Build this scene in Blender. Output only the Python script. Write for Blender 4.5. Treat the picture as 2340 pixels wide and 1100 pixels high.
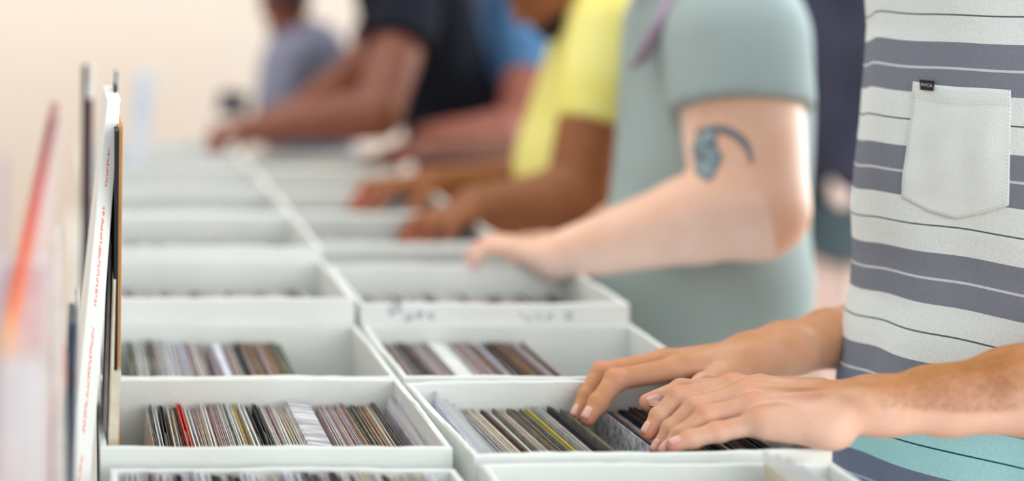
import bpy, bmesh, math, random
import numpy as np
from mathutils import Vector, Matrix
from mathutils.bvhtree import BVHTree

for o in list(bpy.data.objects):
    bpy.data.objects.remove(o)
S = bpy.context.scene
COL = S.collection
random.seed(7)
rng = np.random.default_rng(7)

# ------------------------------------------------------------------ camera, world, light, exposure
FPX, XV, YV, CAMH = 3250.0, 150.0, -100.0, 1.475
cam = bpy.data.objects.new('camera', bpy.data.cameras.new('camera'))
COL.objects.link(cam)
cam.location = (0, 0, CAMH)
cam.rotation_euler = (math.pi / 2, 0, 0)
cam.data.lens = 50
cam.data.sensor_width = 36
cam.data.shift_x = (1170 - XV) / 2340
cam.data.shift_y = -(550 - YV) / 2340
cam.data.dof.use_dof = True
cam.data.dof.focus_distance = 1.63
cam.data.dof.aperture_fstop = 1.0
cam.data.clip_start = 0.05
S.camera = cam

W = bpy.data.worlds.new('World')
S.world = W
W.use_nodes = True
W.node_tree.nodes['Background'].inputs[0].default_value = (0.90, 0.97, 1.0, 1)
W.node_tree.nodes['Background'].inputs[1].default_value = 0.70


def area(name, loc, target, sx, sy, power, col):
    l = bpy.data.lights.new(name, 'AREA')
    l.shape = 'RECTANGLE'
    l.size, l.size_y, l.energy, l.color = sx, sy, power, col
    o = bpy.data.objects.new(name, l)
    COL.objects.link(o)
    o.location = loc
    o.rotation_euler = (Vector(target) - Vector(loc)).to_track_quat('-Z', 'Y').to_euler()
    return o


area('window_daylight', (2.6, -2.2, 1.9), (0.9, 2.0, 1.0), 3.4, 2.4, 78, (1.0, 0.985, 0.96))
area('side_window_daylight', (4.4, 3.6, 1.8), (1.0, 2.3, 1.1), 2.6, 2.2, 140, (0.93, 0.98, 1.0))
area('ceiling_light', (0.0, 3.2, 3.4), (0.3, 4.2, 0.8), 2.2, 1.4, 34, (1.0, 0.93, 0.84))
S.view_settings.view_transform = 'Standard'
S.view_settings.look = 'None'
S.view_settings.gamma = 1
S.view_settings.exposure = 0.42
S.cycles.use_denoising = True
S.cycles.max_bounces = 8
S.cycles.sample_clamp_indirect = 6


# ------------------------------------------------------------------ helpers
def P(px, py, d):
    return np.array([(px - XV) / FPX * d, d, CAMH - (py - YV) / FPX * d])


def tag(o, label=None, cat=None, group=None, kind=None):
    for k, v in (('label', label), ('category', cat), ('group', group), ('kind', kind)):
        if v:
            o[k] = v
    return o


def srgb(r, g, b):
    f = lambda c: ((c / 255 + 0.055) / 1.055) ** 2.4 if c > 10 else c / 255 / 12.92
    return (f(r), f(g), f(b), 1)


def mat(name, col, rough=0.6, spec=0.4, noise=None, scale=20.0, bump=0.0, bscale=60.0, sss=0.0, trans=0.0, alpha=1.0):
    m = bpy.data.materials.new(name)
    m.use_nodes = True
    nt = m.node_tree
    b = nt.nodes['Principled BSDF']
    b.inputs['Base Color'].default_value = col
    b.inputs['Roughness'].default_value = rough
    b.inputs['Specular IOR Level'].default_value = spec
    if sss:
        b.inputs['Subsurface Weight'].default_value = sss
        b.inputs['Subsurface Radius'].default_value = (0.9, 0.35, 0.18)
        b.inputs['Subsurface Scale'].default_value = 0.008
    if trans:
        b.inputs['Transmission Weight'].default_value = trans
        b.inputs['IOR'].default_value = 1.1
    b.inputs['Alpha'].default_value = alpha
    tc = nt.nodes.new('ShaderNodeTexCoord')
    if noise is not None:
        n = nt.nodes.new('ShaderNodeTexNoise')
        n.inputs['Scale'].default_value = scale
        n.inputs['Detail'].default_value = 4
        nt.links.new(tc.outputs['Object'], n.inputs['Vector'])
        r = nt.nodes.new('ShaderNodeValToRGB')
        r.color_ramp.elements[0].position = 0.35
        r.color_ramp.elements[1].position = 0.65
        r.color_ramp.elements[0].color = col
        r.color_ramp.elements[1].color = noise
        nt.links.new(n.outputs['Fac'], r.inputs['Fac'])
        nt.links.new(r.outputs['Color'], b.inputs['Base Color'])
    if bump:
        n2 = nt.nodes.new('ShaderNodeTexNoise')
        n2.inputs['Scale'].default_value = bscale
        n2.inputs['Detail'].default_value = 5
        nt.links.new(tc.outputs['Object'], n2.inputs['Vector'])
        bp = nt.nodes.new('ShaderNodeBump')
        bp.inputs['Strength'].default_value = bump
        bp.inputs['Distance'].default_value = 0.002
        nt.links.new(n2.outputs['Fac'], bp.inputs['Height'])
        nt.links.new(bp.outputs['Normal'], b.inputs['Normal'])
    return m


def meshobj(name, verts, faces, m, parent=None, smooth=False):
    me = bpy.data.meshes.new(name)
    me.from_pydata([tuple(map(float, v)) for v in verts], [], [tuple(int(i) for i in f) for f in faces])
    me.validate()
    me.update()
    if m:
        for q in (m if isinstance(m, (list, tuple)) else [m]):
            me.materials.append(q)
    if smooth:
        me.shade_smooth()
    o = bpy.data.objects.new(name, me)
    COL.objects.link(o)
    o.parent = parent
    return o


def bmobj(name, bm, m, parent=None, smooth=False):
    me = bpy.data.meshes.new(name)
    bm.to_mesh(me)
    bm.free()
    if m:
        me.materials.append(m)
    if smooth:
        me.shade_smooth()
    o = bpy.data.objects.new(name, me)
    COL.objects.link(o)
    o.parent = parent
    return o


def empty(name, loc=(0, 0, 0), rz=0.0):
    o = bpy.data.objects.new(name, None)
    o.empty_display_size = 0.05
    COL.objects.link(o)
    o.location = loc
    o.rotation_euler = (0, 0, rz)
    return o


def add_box(bm, x0, x1, y0, y1, z0, z1, bev=0.0):
    r = bmesh.ops.create_cube(bm, size=1)
    vs = r['verts']
    for v in vs:
        v.co = Vector((x0 + (v.co.x + .5) * (x1 - x0), y0 + (v.co.y + .5) * (y1 - y0), z0 + (v.co.z + .5) * (z1 - z0)))
    if bev:
        es = list({e for v in vs for e in v.link_edges})
        bmesh.ops.bevel(bm, geom=es, offset=bev, segments=2, affect='EDGES')
    return bm


# ------------------------------------------------------------------ signed-distance modelling
class Vol:
    def __init__(s, lo, hi, h):
        s.lo = np.array(lo, float) - 3 * h
        s.h = h
        n = np.ceil((np.array(hi, float) + 3 * h - s.lo) / h).astype(int) + 1
        s.n = n
        s.a = np.full(tuple(n), 0.5, np.float32)

    def region(s, lo, hi):
        i0 = np.clip(np.floor((lo - s.lo) / s.h).astype(int), 0, s.n - 1)
        i1 = np.clip(np.ceil((hi - s.lo) / s.h).astype(int) + 1, 1, s.n)
        if (i1 <= i0).any():
            return None, None
        ax = [s.lo[k] + s.h * np.arange(i0[k], i1[k]) for k in range(3)]
        G = np.meshgrid(*ax, indexing='ij')
        sl = tuple(slice(i0[k], i1[k]) for k in range(3))
        return sl, np.stack(G, -1).astype(np.float32)

    def union(s, sl, d, k):
        a = s.a[sl]
        if k > 0:
            hh = np.clip(0.5 + 0.5 * (a - d) / k, 0, 1)
            s.a[sl] = a * (1 - hh) + d * hh - k * hh * (1 - hh)
        else:
            s.a[sl] = np.minimum(a, d)

    def cone(s, a, b, ra, rb, k=0.01):
        a = np.array(a, float)
        b = np.array(b, float)
        m = max(ra, rb) + k * 1.5 + 2 * s.h + 0.012
        sl, p = s.region(np.minimum(a, b) - m, np.maximum(a, b) + m)
        if sl is None:
            return s
        ab = b - a
        t = np.clip(((p - a) @ ab) / max(ab @ ab, 1e-12), 0, 1)
        d = np.linalg.norm(p - a - t[..., None] * ab, axis=-1) - (ra + (rb - ra) * t)
        s.union(sl, d.astype(np.float32), k)
        return s

    def chain(s, pts, rs, k=0.006):
        for i in range(len(pts) - 1):
            s.cone(pts[i], pts[i + 1], rs[i], rs[i + 1], k)
        return s

    def ell(s, c, r, R=None, k=0.01, sub=False):
        c = np.array(c, float)
        r = np.array(r, float)
        m = r.max() + k * 1.5 + 2 * s.h + 0.012
        sl, p = s.region(c - m, c + m)
        if sl is None:
            return s
        q = p - c
        if R is not None:
            q = q @ np.array(R)          # columns are local axes
        k0 = np.linalg.norm(q / r, axis=-1)
        k1 = np.linalg.norm(q / (r * r), axis=-1)
        d = (k0 * (k0 - 1) / np.maximum(k1, 1e-6)).astype(np.float32)
        if sub:
            a = s.a[sl]
            hh = np.clip(0.5 - 0.5 * (a + d) / k, 0, 1)
            s.a[sl] = a * (1 - hh) - d * hh + k * hh * (1 - hh)
        else:
            s.union(sl, d, k)
        return s

    def merge(s, o, k):
        s.union((slice(None),) * 3, o.a, k)
        return s

    def mesh(s):
        return surface_nets(s.a, s.lo, s.h)


def surface_nets(v, lo, h):
    s = v < 0
    n = np.array(v.shape)
    cn = n - 1
    cnt = np.zeros(tuple(cn), np.int8)
    C = [(i, j, k) for i in (0, 1) for j in (0, 1) for k in (0, 1)]
    sub = lambda A, c: A[c[0]:c[0] + cn[0], c[1]:c[1] + cn[1], c[2]:c[2] + cn[2]]
    for c in C:
        cnt += sub(s, c)
    act = np.argwhere((cnt > 0) & (cnt < 8))
    idx = np.full(tuple(cn), -1, np.int64)
    idx[tuple(act.T)] = np.arange(len(act))
    pos = np.zeros((len(act), 3))
    w = np.zeros(len(act))
    for c in C:
        for ax in range(3):
            if c[ax] == 0:
                d = list(c)
                d[ax] = 1
                va = v[tuple((act + c).T)]
                vb = v[tuple((act + d).T)]
                m = (va < 0) != (vb < 0)
                t = np.where(m, va / np.where(m, va - vb, 1), 0)
                p = np.tile(np.array(c, float), (len(act), 1))
                p[:, ax] = t
                pos += p * m[:, None]
                w += m
    pos = (pos / w[:, None] + act) * h + lo
    faces = []
    for ax in range(3):
        u, q = (ax + 1) % 3, (ax + 2) % 3
        A = np.moveaxis(s, ax, 0)
        a0 = np.moveaxis(A[:-1] != A[1:], 0, ax)
        e = np.argwhere(a0)
        ok = (e[:, u] > 0) & (e[:, q] > 0) & (e[:, u] < cn[u]) & (e[:, q] < cn[q])
        e = e[ok]
        st = s[tuple(e.T)]
        du = np.zeros(3, int); du[u] = 1
        dq = np.zeros(3, int); dq[q] = 1
        f = np.stack([idx[tuple((e - du - dq).T)], idx[tuple((e - dq).T)], idx[tuple(e.T)], idx[tuple((e - du).T)]], 1)
        f[~st] = f[~st][:, ::-1]
        faces.append(f)
    F = np.concatenate(faces)
    F = F[(F >= 0).all(1)]
    return pos, F


def relax(V, F, it=2, lam=0.5):
    V = V.copy()
    for _ in range(it):
        acc = np.zeros_like(V)
        c = np.zeros(len(V))
        for i in range(4):
            a, b = F[:, i], F[:, (i + 1) % 4]
            np.add.at(acc, a, V[b]); np.add.at(c, a, 1)
            np.add.at(acc, b, V[a]); np.add.at(c, b, 1)
        V += lam * (acc / np.maximum(c, 1)[:, None] - V)
    return V


def bigmesh(name, parts, m, parent=None, attr=None, it=1):
    """parts: list of (V, F) joined into one mesh object"""
    Vs, Fs, off = [], [], 0
    for V, F in parts:
        Vs.append(relax(V, F, it)); Fs.append(F + off); off += len(V)
    V = np.concatenate(Vs)
    F = np.concatenate(Fs)
    me = bpy.data.meshes.new(name)
    me.vertices.add(len(V))
    me.vertices.foreach_set('co', V.astype(np.float32).ravel())
    me.loops.add(len(F) * 4)
    me.loops.foreach_set('vertex_index', F.astype(np.int32).ravel())
    me.polygons.add(len(F))
    me.polygons.foreach_set('loop_start', np.arange(0, len(F) * 4, 4, dtype=np.int32))
    me.polygons.foreach_set('loop_total', np.full(len(F), 4, np.int32))
    me.update(calc_edges=True)
    me.validate()
    me.shade_smooth()
    me.materials.append(m)
    if attr:
        for nm, fn in attr.items():
            at = me.attributes.new(nm, 'FLOAT', 'POINT')
            at.data.foreach_set('value', fn(V).astype(np.float32))
    o = bpy.data.objects.new(name, me)
    COL.objects.link(o)
    o.parent = parent
    return o


def unit(v):
    v = np.array(v, float)
    return v / np.linalg.norm(v)


# ------------------------------------------------------------------ materials
M_box = mat('white_board', srgb(237, 240, 237), 0.75, 0.2, noise=srgb(231, 236, 231), scale=9, bump=0.35, bscale=120)
M_table = mat('table_laminate', srgb(232, 232, 228), 0.5)
M_metal = mat('table_steel', srgb(120, 122, 125), 0.35)
M_disc = mat('vinyl', srgb(22, 21, 23), 0.3, 0.5)
M_black = mat('black_card', srgb(20, 20, 22), 0.6)
M_plastic = mat('clear_plastic', (0.9, 0.92, 0.95, 1), 0.1, 0.9, trans=0.0, alpha=0.34, bump=0.8, bscale=25)

sleeve_cols = {
    'white': ((232, 232, 228), (205, 205, 205)), 'cream': ((222, 214, 194), (196, 186, 164)),
    'rose': ((205, 182, 178), (170, 150, 152)), 'mauve': ((168, 152, 162), (200, 190, 196)),
    'grey': ((150, 150, 150), (190, 190, 188)), 'olive': ((140, 138, 118), (96, 94, 84)),
    'dark': ((62, 60, 62), (105, 100, 100)), 'black': ((26, 27, 30), (50, 48, 52)),
    'brown': ((112, 82, 66), (70, 52, 46)), 'tan': ((186, 150, 118), (140, 104, 80)),
    'red': ((225, 72, 42), (200, 50, 36)), 'navy': ((34, 58, 84), (22, 34, 50)),
    'yellow': ((214, 194, 84), (190, 170, 70)), 'lilac': ((196, 196, 216), (226, 228, 236)),
    'speckle': ((222, 224, 228), (150, 150, 158)),
}
M_sl = {k: mat('sleeve_' + k, srgb(*a), 0.45, 0.4, noise=srgb(*b), scale=34 if k != 'speckle' else 130) for k, (a, b) in sleeve_cols.items()}


# skin: dorsal side of arms is tanned (attribute 'tan'), knuckles are redder (attribute 'red')
def skin(name, pale, tan, red):
    m = mat(name, pale, 0.48, 0.35, bump=0.25, bscale=260, sss=0.13)
    nt = m.node_tree
    b = nt.nodes['Principled BSDF']

    def att(n):
        a = nt.nodes.new('ShaderNodeAttribute')
        a.attribute_name = n
        return a
    n = nt.nodes.new('ShaderNodeTexNoise')
    n.inputs['Scale'].default_value = 26
    n.inputs['Detail'].default_value = 6
    tc = nt.nodes.new('ShaderNodeTexCoord')
    nt.links.new(tc.outputs['Object'], n.inputs['Vector'])
    ad = nt.nodes.new('ShaderNodeMath'); ad.operation = 'MULTIPLY_ADD'
    ad.inputs[1].default_value = 0.7
    ad.inputs[2].default_value = -0.35
    nt.links.new(n.outputs['Fac'], ad.inputs[0])
    a2 = nt.nodes.new('ShaderNodeMath'); a2.operation = 'ADD'; a2.use_clamp = True
    nt.links.new(att('tan').outputs['Fac'], a2.inputs[0])
    nt.links.new(ad.outputs[0], a2.inputs[1])
    mx = nt.nodes.new('ShaderNodeMix'); mx.data_type = 'RGBA'
    mx.inputs[6].default_value = pale
    mx.inputs[7].default_value = tan
    nt.links.new(a2.outputs[0], mx.inputs[0])
    m2 = nt.nodes.new('ShaderNodeMix'); m2.data_type = 'RGBA'
    m2.inputs[7].default_value = red
    nt.links.new(mx.outputs[2], m2.inputs[6])
    nt.links.new(att('red').outputs['Fac'], m2.inputs[0])
    nt.links.new(m2.outputs[2], b.inputs['Base Color'])
    return m


M_skin1 = skin('skin_tanned', srgb(236, 194, 174), srgb(194, 130, 76), srgb(228, 128, 98))
M_skin2 = skin('skin_fair', srgb(250, 228, 220), srgb(232, 186, 160), srgb(232, 170, 156))
M_skin3 = skin('skin_brown', srgb(176, 112, 82), srgb(140, 84, 46), srgb(190, 96, 80))
M_skin4 = skin('skin_deep', srgb(158, 98, 80), srgb(118, 66, 48), srgb(160, 84, 76))
M_nail = mat('nail', srgb(226, 176, 162), 0.3, 0.4)
M_hair = mat('arm_hair', srgb(186, 130, 76), 0.5)
M_headhair = mat('dark_hair', srgb(38, 28, 24), 0.6, bump=0.5, bscale=150)

# ------------------------------------------------------------------ room and table
bm = bmesh.new(); add_box(bm, -4, 6, -4, 5.6, -0.1, 0)
M_floor = mat('floor_wood', srgb(190, 160, 130), 0.5, noise=srgb(170, 140, 112), scale=3)
tag(bmobj('floor', bm, M_floor), kind='structure')
M_wall = mat('wall_paint', srgb(240, 229, 218), 0.85, 0.1, noise=srgb(238, 226, 213), scale=1.2)
bm = bmesh.new(); add_box(bm, -4, 6, 5.4, 5.6, 0, 3.2)
tag(bmobj('wall_back', bm, M_wall), kind='structure')
bm = bmesh.new(); add_box(bm, -4.2, -4, -4, 5.6, 0, 3.2)
tag(bmobj('wall_left', bm, M_wall), kind='structure')

TZ = 0.70


def table(x0, x1, y0, y1, label):
    t = empty('folding_table', ((x0 + x1) / 2, (y0 + y1) / 2, 0))
    tag(t, label, 'table')
    w, d = (x1 - x0) / 2, (y1 - y0) / 2
    bm = bmesh.new(); add_box(bm, -w, w, -d, d, TZ - 0.035, TZ, 0.006)
    bmobj('tabletop', bm, M_table, t)
    for sx in (-1, 1):
        for sy in (-1, 1):
            bm = bmesh.new()
            bmesh.ops.create_cone(bm, cap_ends=True, segments=16, radius1=0.014, radius2=0.014, depth=TZ - 0.035,
                                  matrix=Matrix.Translation((sx * (w - .06), sy * (d - .1), (TZ - .035) / 2)))
            bmobj('leg', bm, M_metal, t)


table(0.012, 0.845, 1.06, 4.3, 'long pale table carrying the rows of white record boxes')
table(-0.75, -0.005, 0.78, 1.9, 'small pale side table under the tall record sleeves')

# ------------------------------------------------------------------ boxes of records
D = 0.525
RIM = CAMH - D            # 0.95


def record_box(x0, x1, y0, y1, rim, label, rz=0.0, t=0.007):
    cx, cy = (x0 + x1) / 2, (y0 + y1) / 2
    r = empty('record_box', (cx, cy, TZ + 0.0005), rz)
    tag(r, label, 'box', 'white record boxes on the table')
    w, d, h = (x1 - x0) / 2 - .001, (y1 - y0) / 2 - .001, rim - TZ
    o = []
    # each wall is a folded-over board panel with a slightly wavy top edge
    def panel(name, ax0, ay0, ax1, ay1, inward):
        n = 24
        V, F = [], []
        dx, dy = (ax1 - ax0), (ay1 - ay0)
        for i in range(n + 1):
            q = i / n
            wob = 0.0009 * math.sin(q * 9 + cx * 40) + 0.0007 * random.uniform(-1, 1)
            bow = 0.0025 * math.sin(q * math.pi) * (1 if name != 'end_panel' else .4)
            px, py = ax0 + dx * q - inward[0] * bow, ay0 + dy * q - inward[1] * bow
            ring = [(0, 0), (0, h - .0015), (.0015, h + wob), (t - .0015, h + wob), (t, h - .0015), (t, 0)]
            for (u, z) in ring:
                V.append((px + inward[0] * u, py + inward[1] * u, z))
        for i in range(n):
            for j in range(6):
                a, b = i * 6 + j, i * 6 + (j + 1) % 6
                F.append((a, b, b + 6, a + 6))
        F.append(tuple(range(6))); F.append(tuple(reversed(range(n * 6, n * 6 + 6))))
        ob = meshobj(name, V, F, M_box, r)
        b = bmesh.new(); b.from_mesh(ob.data); bmesh.ops.recalc_face_normals(b, faces=b.faces); b.to_mesh(ob.data); b.free()
    panel('side_panel', -w, -d, w, -d, (0, 1))
    panel('side_panel', -w, d, w, d, (0, -1))
    panel('end_panel', -w, -d + t, -w, d - t, (1, 0))
    panel('end_panel', w, -d + t, w, d - t, (-1, 0))
    bm = bmesh.new(); add_box(bm, -w + t, w - t, -d + t, d - t, 0, 0.004)
    bmobj('bottom_panel', bm, M_box, r)
    return r


XL0, XL1, XR0, XR1 = 0.036, 0.414, 0.420, 0.806
y1, y2, y3, y4, y5, y6, y7, y8, y9 = 1.517, 1.772, 2.030, 2.292, 2.58, 2.86, 3.12, 3.39, 3.66
boxes = {}
boxes['0L'] = record_box(XL0 + .01, XL1 - .004, 1.245, 1.497, RIM - .014, 'shallow white box nearest the camera, filed with singles, touching the small-table end')
boxes['0R'] = record_box(XR0 + .008, XR1 - .009, 1.225, 1.478, RIM - .002, 'shallow white box below the left forearm, holding clear plastic sleeves')
boxes['1L'] = record_box(XL0, XL1, y1, y2 - .004, RIM, 'white box of singles with one bright red-orange sleeve')
boxes['1R'] = record_box(XR0 + .002, XR1 + .002, y1 - .016, y2 - .012, RIM, 'white box of singles that both hands of the striped-shirt man reach into', rz=0.045)
boxes['2L'] = record_box(XL0, XL1, y2, y3 - .004, RIM, 'white box half filled with singles, beside the tall brown card')
boxes['2R'] = record_box(XR0, XR1, y2, y3 - .004, RIM, 'white box of singles with a wide white divider card leaning')
boxes['3L'] = record_box(XL0, XL1, y3, y4 - .004, RIM + .036, 'raised white box behind the half filled box')
boxes['3R'] = record_box(XR0, XR1, y3, y4 - .004, RIM + .028, 'white box with faint handwriting on its front')
boxes['4L'] = record_box(XL0, XL1, y4, y5 - .004, RIM + .056, 'tall white box in the unwritten column, fourth from its near end')
boxes['4R'] = record_box(XR0, XR1, y4, y5 - .004, RIM - .002, 'white box just behind the box with handwriting, below the fair tattooed arm')
boxes['5L'] = record_box(XL0, XL1, y5, y6 - .004, RIM + .060, 'white box in the blurred column away from the browsers, fifth from near end')
boxes['5R'] = record_box(XR0, XR1, y5, y6 - .004, RIM + .004, 'white box under the fingers of the yellow-shirted browser')
boxes['6L'] = record_box(XL0, XL1, y6, y7 - .004, RIM + .060, 'white box in the blurred column away from the browsers, sixth from near end')
boxes['6R'] = record_box(XR0, XR1, y6, y7 - .004, RIM + .008, 'white box beside the wrist of the yellow-shirted browser')
boxes['7L'] = record_box(XL0, XL1, y7, y8 - .004, RIM + .055, 'white box with the pale blue-grey tall sleeve in it')
boxes['7R'] = record_box(XR0, XR1, y7, y8 - .004, RIM + .01, 'white box under the nearer hand of the black-shirted browser')
boxes['8L'] = record_box(XL0, XL1, y8, y9 - .004, RIM + .05, 'farthest white box under the black-shirted browser’s outstretched hand')
boxes['8R'] = record_box(XR0, XR1, y8, y9 - .004, RIM + .02, 'farthest white box beside the black-shirted browser')

# faint handwriting on the front of box 3R
M_ink = mat('faded_ink', srgb(176, 184, 196), 0.8)


def strokes(name, pts_list, parent, r=0.0012):
    V, F = [], []
    for pts in pts_list:
        base = len(V)
        for i, (x, z) in enumerate(pts):
            for (a, b) in ((-r, -r), (r, -r), (r, r), (-r, r)):
                V.append((x + a, 0.0006 * (1 if a > 0 else -1), z + b))
        for i in range(len(pts) - 1):
            for j in range(4):
                a, b = base + i * 4 + j, base + i * 4 + (j + 1) % 4
                F.append((a, b, b + 4, a + 4))
    return meshobj(name, V, F, M_ink, parent)


w3 = boxes['3R']
sk = []
for (px, py, sc) in ((905, 706, 1.5), (935, 726, .8), (960, 720, .8), (985, 722, .8), (1190, 722, .9), (1210, 728, .8), (1232, 724, .9), (1256, 726, .8), (1300, 722, .9)):
    c = P(px, py, y3)
    x0, z0 = c[0] - w3.location.x, c[2] - w3.location.z
    sk.append([(x0 + sc * .006 * math.cos(q * 1.1 + px), z0 + sc * .007 * math.sin(q * 1.7 + px * .3)) for q in range(7)])
for part_ in (sk[:4], sk[4:]):
    hw = strokes('handwriting', part_, w3)
    hw.location.y = -(y4 - .004 - y3) / 2 + .001 - .0018
    hw['label'] = 'faded grey handwriting'


# record prototype: folded card sleeve, open at the top, with its disc
def sleeve_mesh(w, h, t):
    bm = bmesh.new()
    c = t * .22
    add_box(bm, -t / 2, -t / 2 + c, -w / 2, w / 2, 0, h)
    add_box(bm, t / 2 - c, t / 2, -w / 2, w / 2, 0, h - .0015)
    add_box(bm, -t / 2 + c, t / 2 - c, -w / 2, -w / 2 + .001, 0.0, h - .001)
    add_box(bm, -t / 2 + c, t / 2 - c, w / 2 - .001, w / 2, 0.0, h - .001)
    add_box(bm, -t / 2 + c, t / 2 - c, -w / 2 + .001, w / 2 - .001, 0.0, .001)
    me = bpy.data.meshes.new('record_sleeve')
    bm.to_mesh(me); bm.free()
    me.materials.append(M_sl['white'])
    return me


RW, RH = 0.222, 0.212
SL = sleeve_mesh(RW, RH, 0.004)
bm = bmesh.new()
bmesh.ops.create_cone(bm, cap_ends=True, segments=40, radius1=.1045, radius2=.1045, depth=.0014,
                      matrix=Matrix.Translation((0, 0, .1055)) @ Matrix.Rotation(math.pi / 2, 4, 'Y'))
DISC = bpy.data.meshes.new('vinyl_disc'); bm.to_mesh(DISC); bm.free(); DISC.materials.append(M_disc)
proto = bpy.data.objects.new('record', SL)
dproto = bpy.data.objects.new('vinyl_disc', DISC)
n_rec = 0
bm = bmesh.new(); add_box(bm, -.002, .002, -RW / 2, RW / 2, 0, RH, .0004)
SOLID = bpy.data.meshes.new('divider_card'); bm.to_mesh(SOLID); bm.free(); SOLID.materials.append(M_sl['white'])
sproto = bpy.data.objects.new('divider_card', SOLID)


def add_record(box, x, yoff, z, thick, colour, lean, label, group, cat='record', wscale=1.0, disc=True, yaw=0.0):
    """x relative to the box centre"""
    global n_rec
    if thick > .008:
        o = sproto.copy(); disc = False; cat = 'divider card'
    else:
        o = proto.copy()
    COL.objects.link(o)
    c, s = math.cos(box.rotation_euler.z), math.sin(box.rotation_euler.z)
    o.location = (box.location.x + c * x - s * yoff, box.location.y + s * x + c * yoff, z)
    o.rotation_euler = (0, lean, box.rotation_euler.z + yaw)
    o.scale = (thick / .004, wscale, 1)
    o.material_slots[0].link = 'OBJECT'
    o.material_slots[0].material = M_sl[colour]
    tag(o, label, cat, group)
    if disc:
        d = dproto.copy()
        COL.objects.link(d)
        d.parent = o
        if thick < .003:
            d.scale = (.004 / .003 * .8, 1, 1)
    n_rec += 1
    return o


def fill(key, px0, px1, yr, palette, label, group, avg=.0052, special=(), lean=(0.0, 0.10), ztop=None, jit=.006, disc=True):
    b = boxes[key]
    X0 = (px0 - XV) / FPX * yr
    X1 = (px1 - XV) / FPX * yr
    x = X0
    base = b.location.z + .0045
    sp = sorted(special)
    k = 0
    ln = random.uniform(*lean)
    while x < X1:
        t = random.choice((.0032, .004, .0048, .006, .0078)) * avg / .0052
        if not group:
            t = avg
        t = min(t, .0079) if group else t
        colr = random.choice(palette)
        lab, grp, cat, L = label, group, 'record', None
        th = t
        if k < len(sp) and x >= (sp[k][0] - XV) / FPX * yr:
            _, colr, th, lab, L = sp[k]
            grp = None
            k += 1
        ln = min(max(ln + random.uniform(-.02, .02), lean[0]), lean[1])
        top = (ztop if ztop is not None else 0)
        z = base + top + random.uniform(0, jit)
        le = L if L is not None else ln
        # lean about the bottom edge, shifted so that the top sits at x
        o = add_record(b, x + th / 2 - b.location.x - math.sin(le) * RH, random.uniform(-.003, .003), z + abs(math.sin(le)) * th * .5, th * .92, colr, le,
                       lab, grp or None, cat, disc=disc, yaw=random.uniform(-.012, .012))
        x += th + random.choice((0, 0, .0006, .0016))
        if L:
            x += RH * math.sin(L) * .25


mix_light = ['white', 'white', 'cream', 'rose', 'mauve', 'grey', 'grey', 'white', 'black', 'dark', 'cream', 'lilac']
mix_mid = ['rose', 'mauve', 'grey', 'olive', 'dark', 'black', 'cream', 'tan', 'white', 'olive', 'rose']
mix_dark = ['brown', 'dark', 'black', 'navy', 'tan', 'brown', 'rose', 'black', 'dark', 'brown']
ZT = -0.0
# heights: sleeve top = TZ+.005+RH = .917 -> 3.3 cm below the rim
fill('1L', 352, 700, 1.60, mix_light, 'thin single in a paper sleeve filed around the red-orange sleeve', 'singles around the red-orange sleeve',
     special=[(372, 'black', .006, 'black-edged sleeve close to the empty end of the red-orange box', .04),
              (424, 'red', .0068, 'bright red-orange sleeve standing among pale singles', .05),
              (560, 'yellow', .003, 'thin yellow-edged sleeve in the box with the red-orange sleeve', .06)], ztop=.002)
fill('1L', 700, 708, 1.60, ['speckle'], 'wide grey speckled card leaning in the box with the red-orange sleeve', '', avg=.030, lean=(.10, .11), ztop=.004)
fill('1L', 776, 925, 1.60, mix_mid, 'narrow single in the darker run beside the speckled sleeves', 'singles beside the speckled sleeves', lean=(.08, .13), ztop=.003)
fill('1R', 1136, 1396, 1.60, ['olive', 'grey', 'mauve', 'cream', 'rose', 'grey', 'brown', 'white', 'olive'], 'single filed between the clear plastic sleeve and the reaching fingertips',
     'singles left of the fingertips', special=[(1300, 'yellow', .004, 'yellow-edged sleeve just before the fingertips', .10), (1345, 'black', .0078, 'thick black sleeve touched by the far hand', .12)], lean=(.08, .12), ztop=.002)
fill('1R', 1484, 1762, 1.60, mix_dark, 'dark single filed beneath the near hand of the striped-shirt man', 'dark singles beneath the near hand', lean=(-.02, .02), ztop=.001, special=[(1484, 'speckle', .0045, 'pale grey mottled sleeve facing the gap under the fingers', .03)])
fill('2L', 300, 480, 1.85, ['white', 'lilac', 'cream', 'rose', 'grey', 'olive', 'white'], 'pale single in the half filled box, before the white divider', 'pale singles in the half filled box',
     lean=(.0, .05), ztop=.010)
fill('2L', 500, 672, 1.85, mix_mid, 'dull pink or brown single at the end of the half filled box', 'dull singles in the half filled box', lean=(.06, .12), ztop=.008,
     special=[(503, 'lilac', .011, 'pale divider sleeve standing higher in the half filled box', .07)])
fill('2R', 935, 1290, 1.85, ['mauve', 'dark', 'rose', 'brown', 'grey', 'lilac', 'rose', 'tan'], 'single in the box with the wide white divider', 'singles around the wide white divider',
     lean=(.06, .12), ztop=.008, special=[(1040, 'white', .026, 'wide white divider card leaning among singles', .09)])
fill('0L', 290, 985, 1.46, mix_light + ['black', 'dark', 'white', 'cream'], 'pale-edged single in the box nearest the camera', 'singles in the nearest box', lean=(.0, .06), ztop=.015, avg=.0066, jit=.007)

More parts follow.
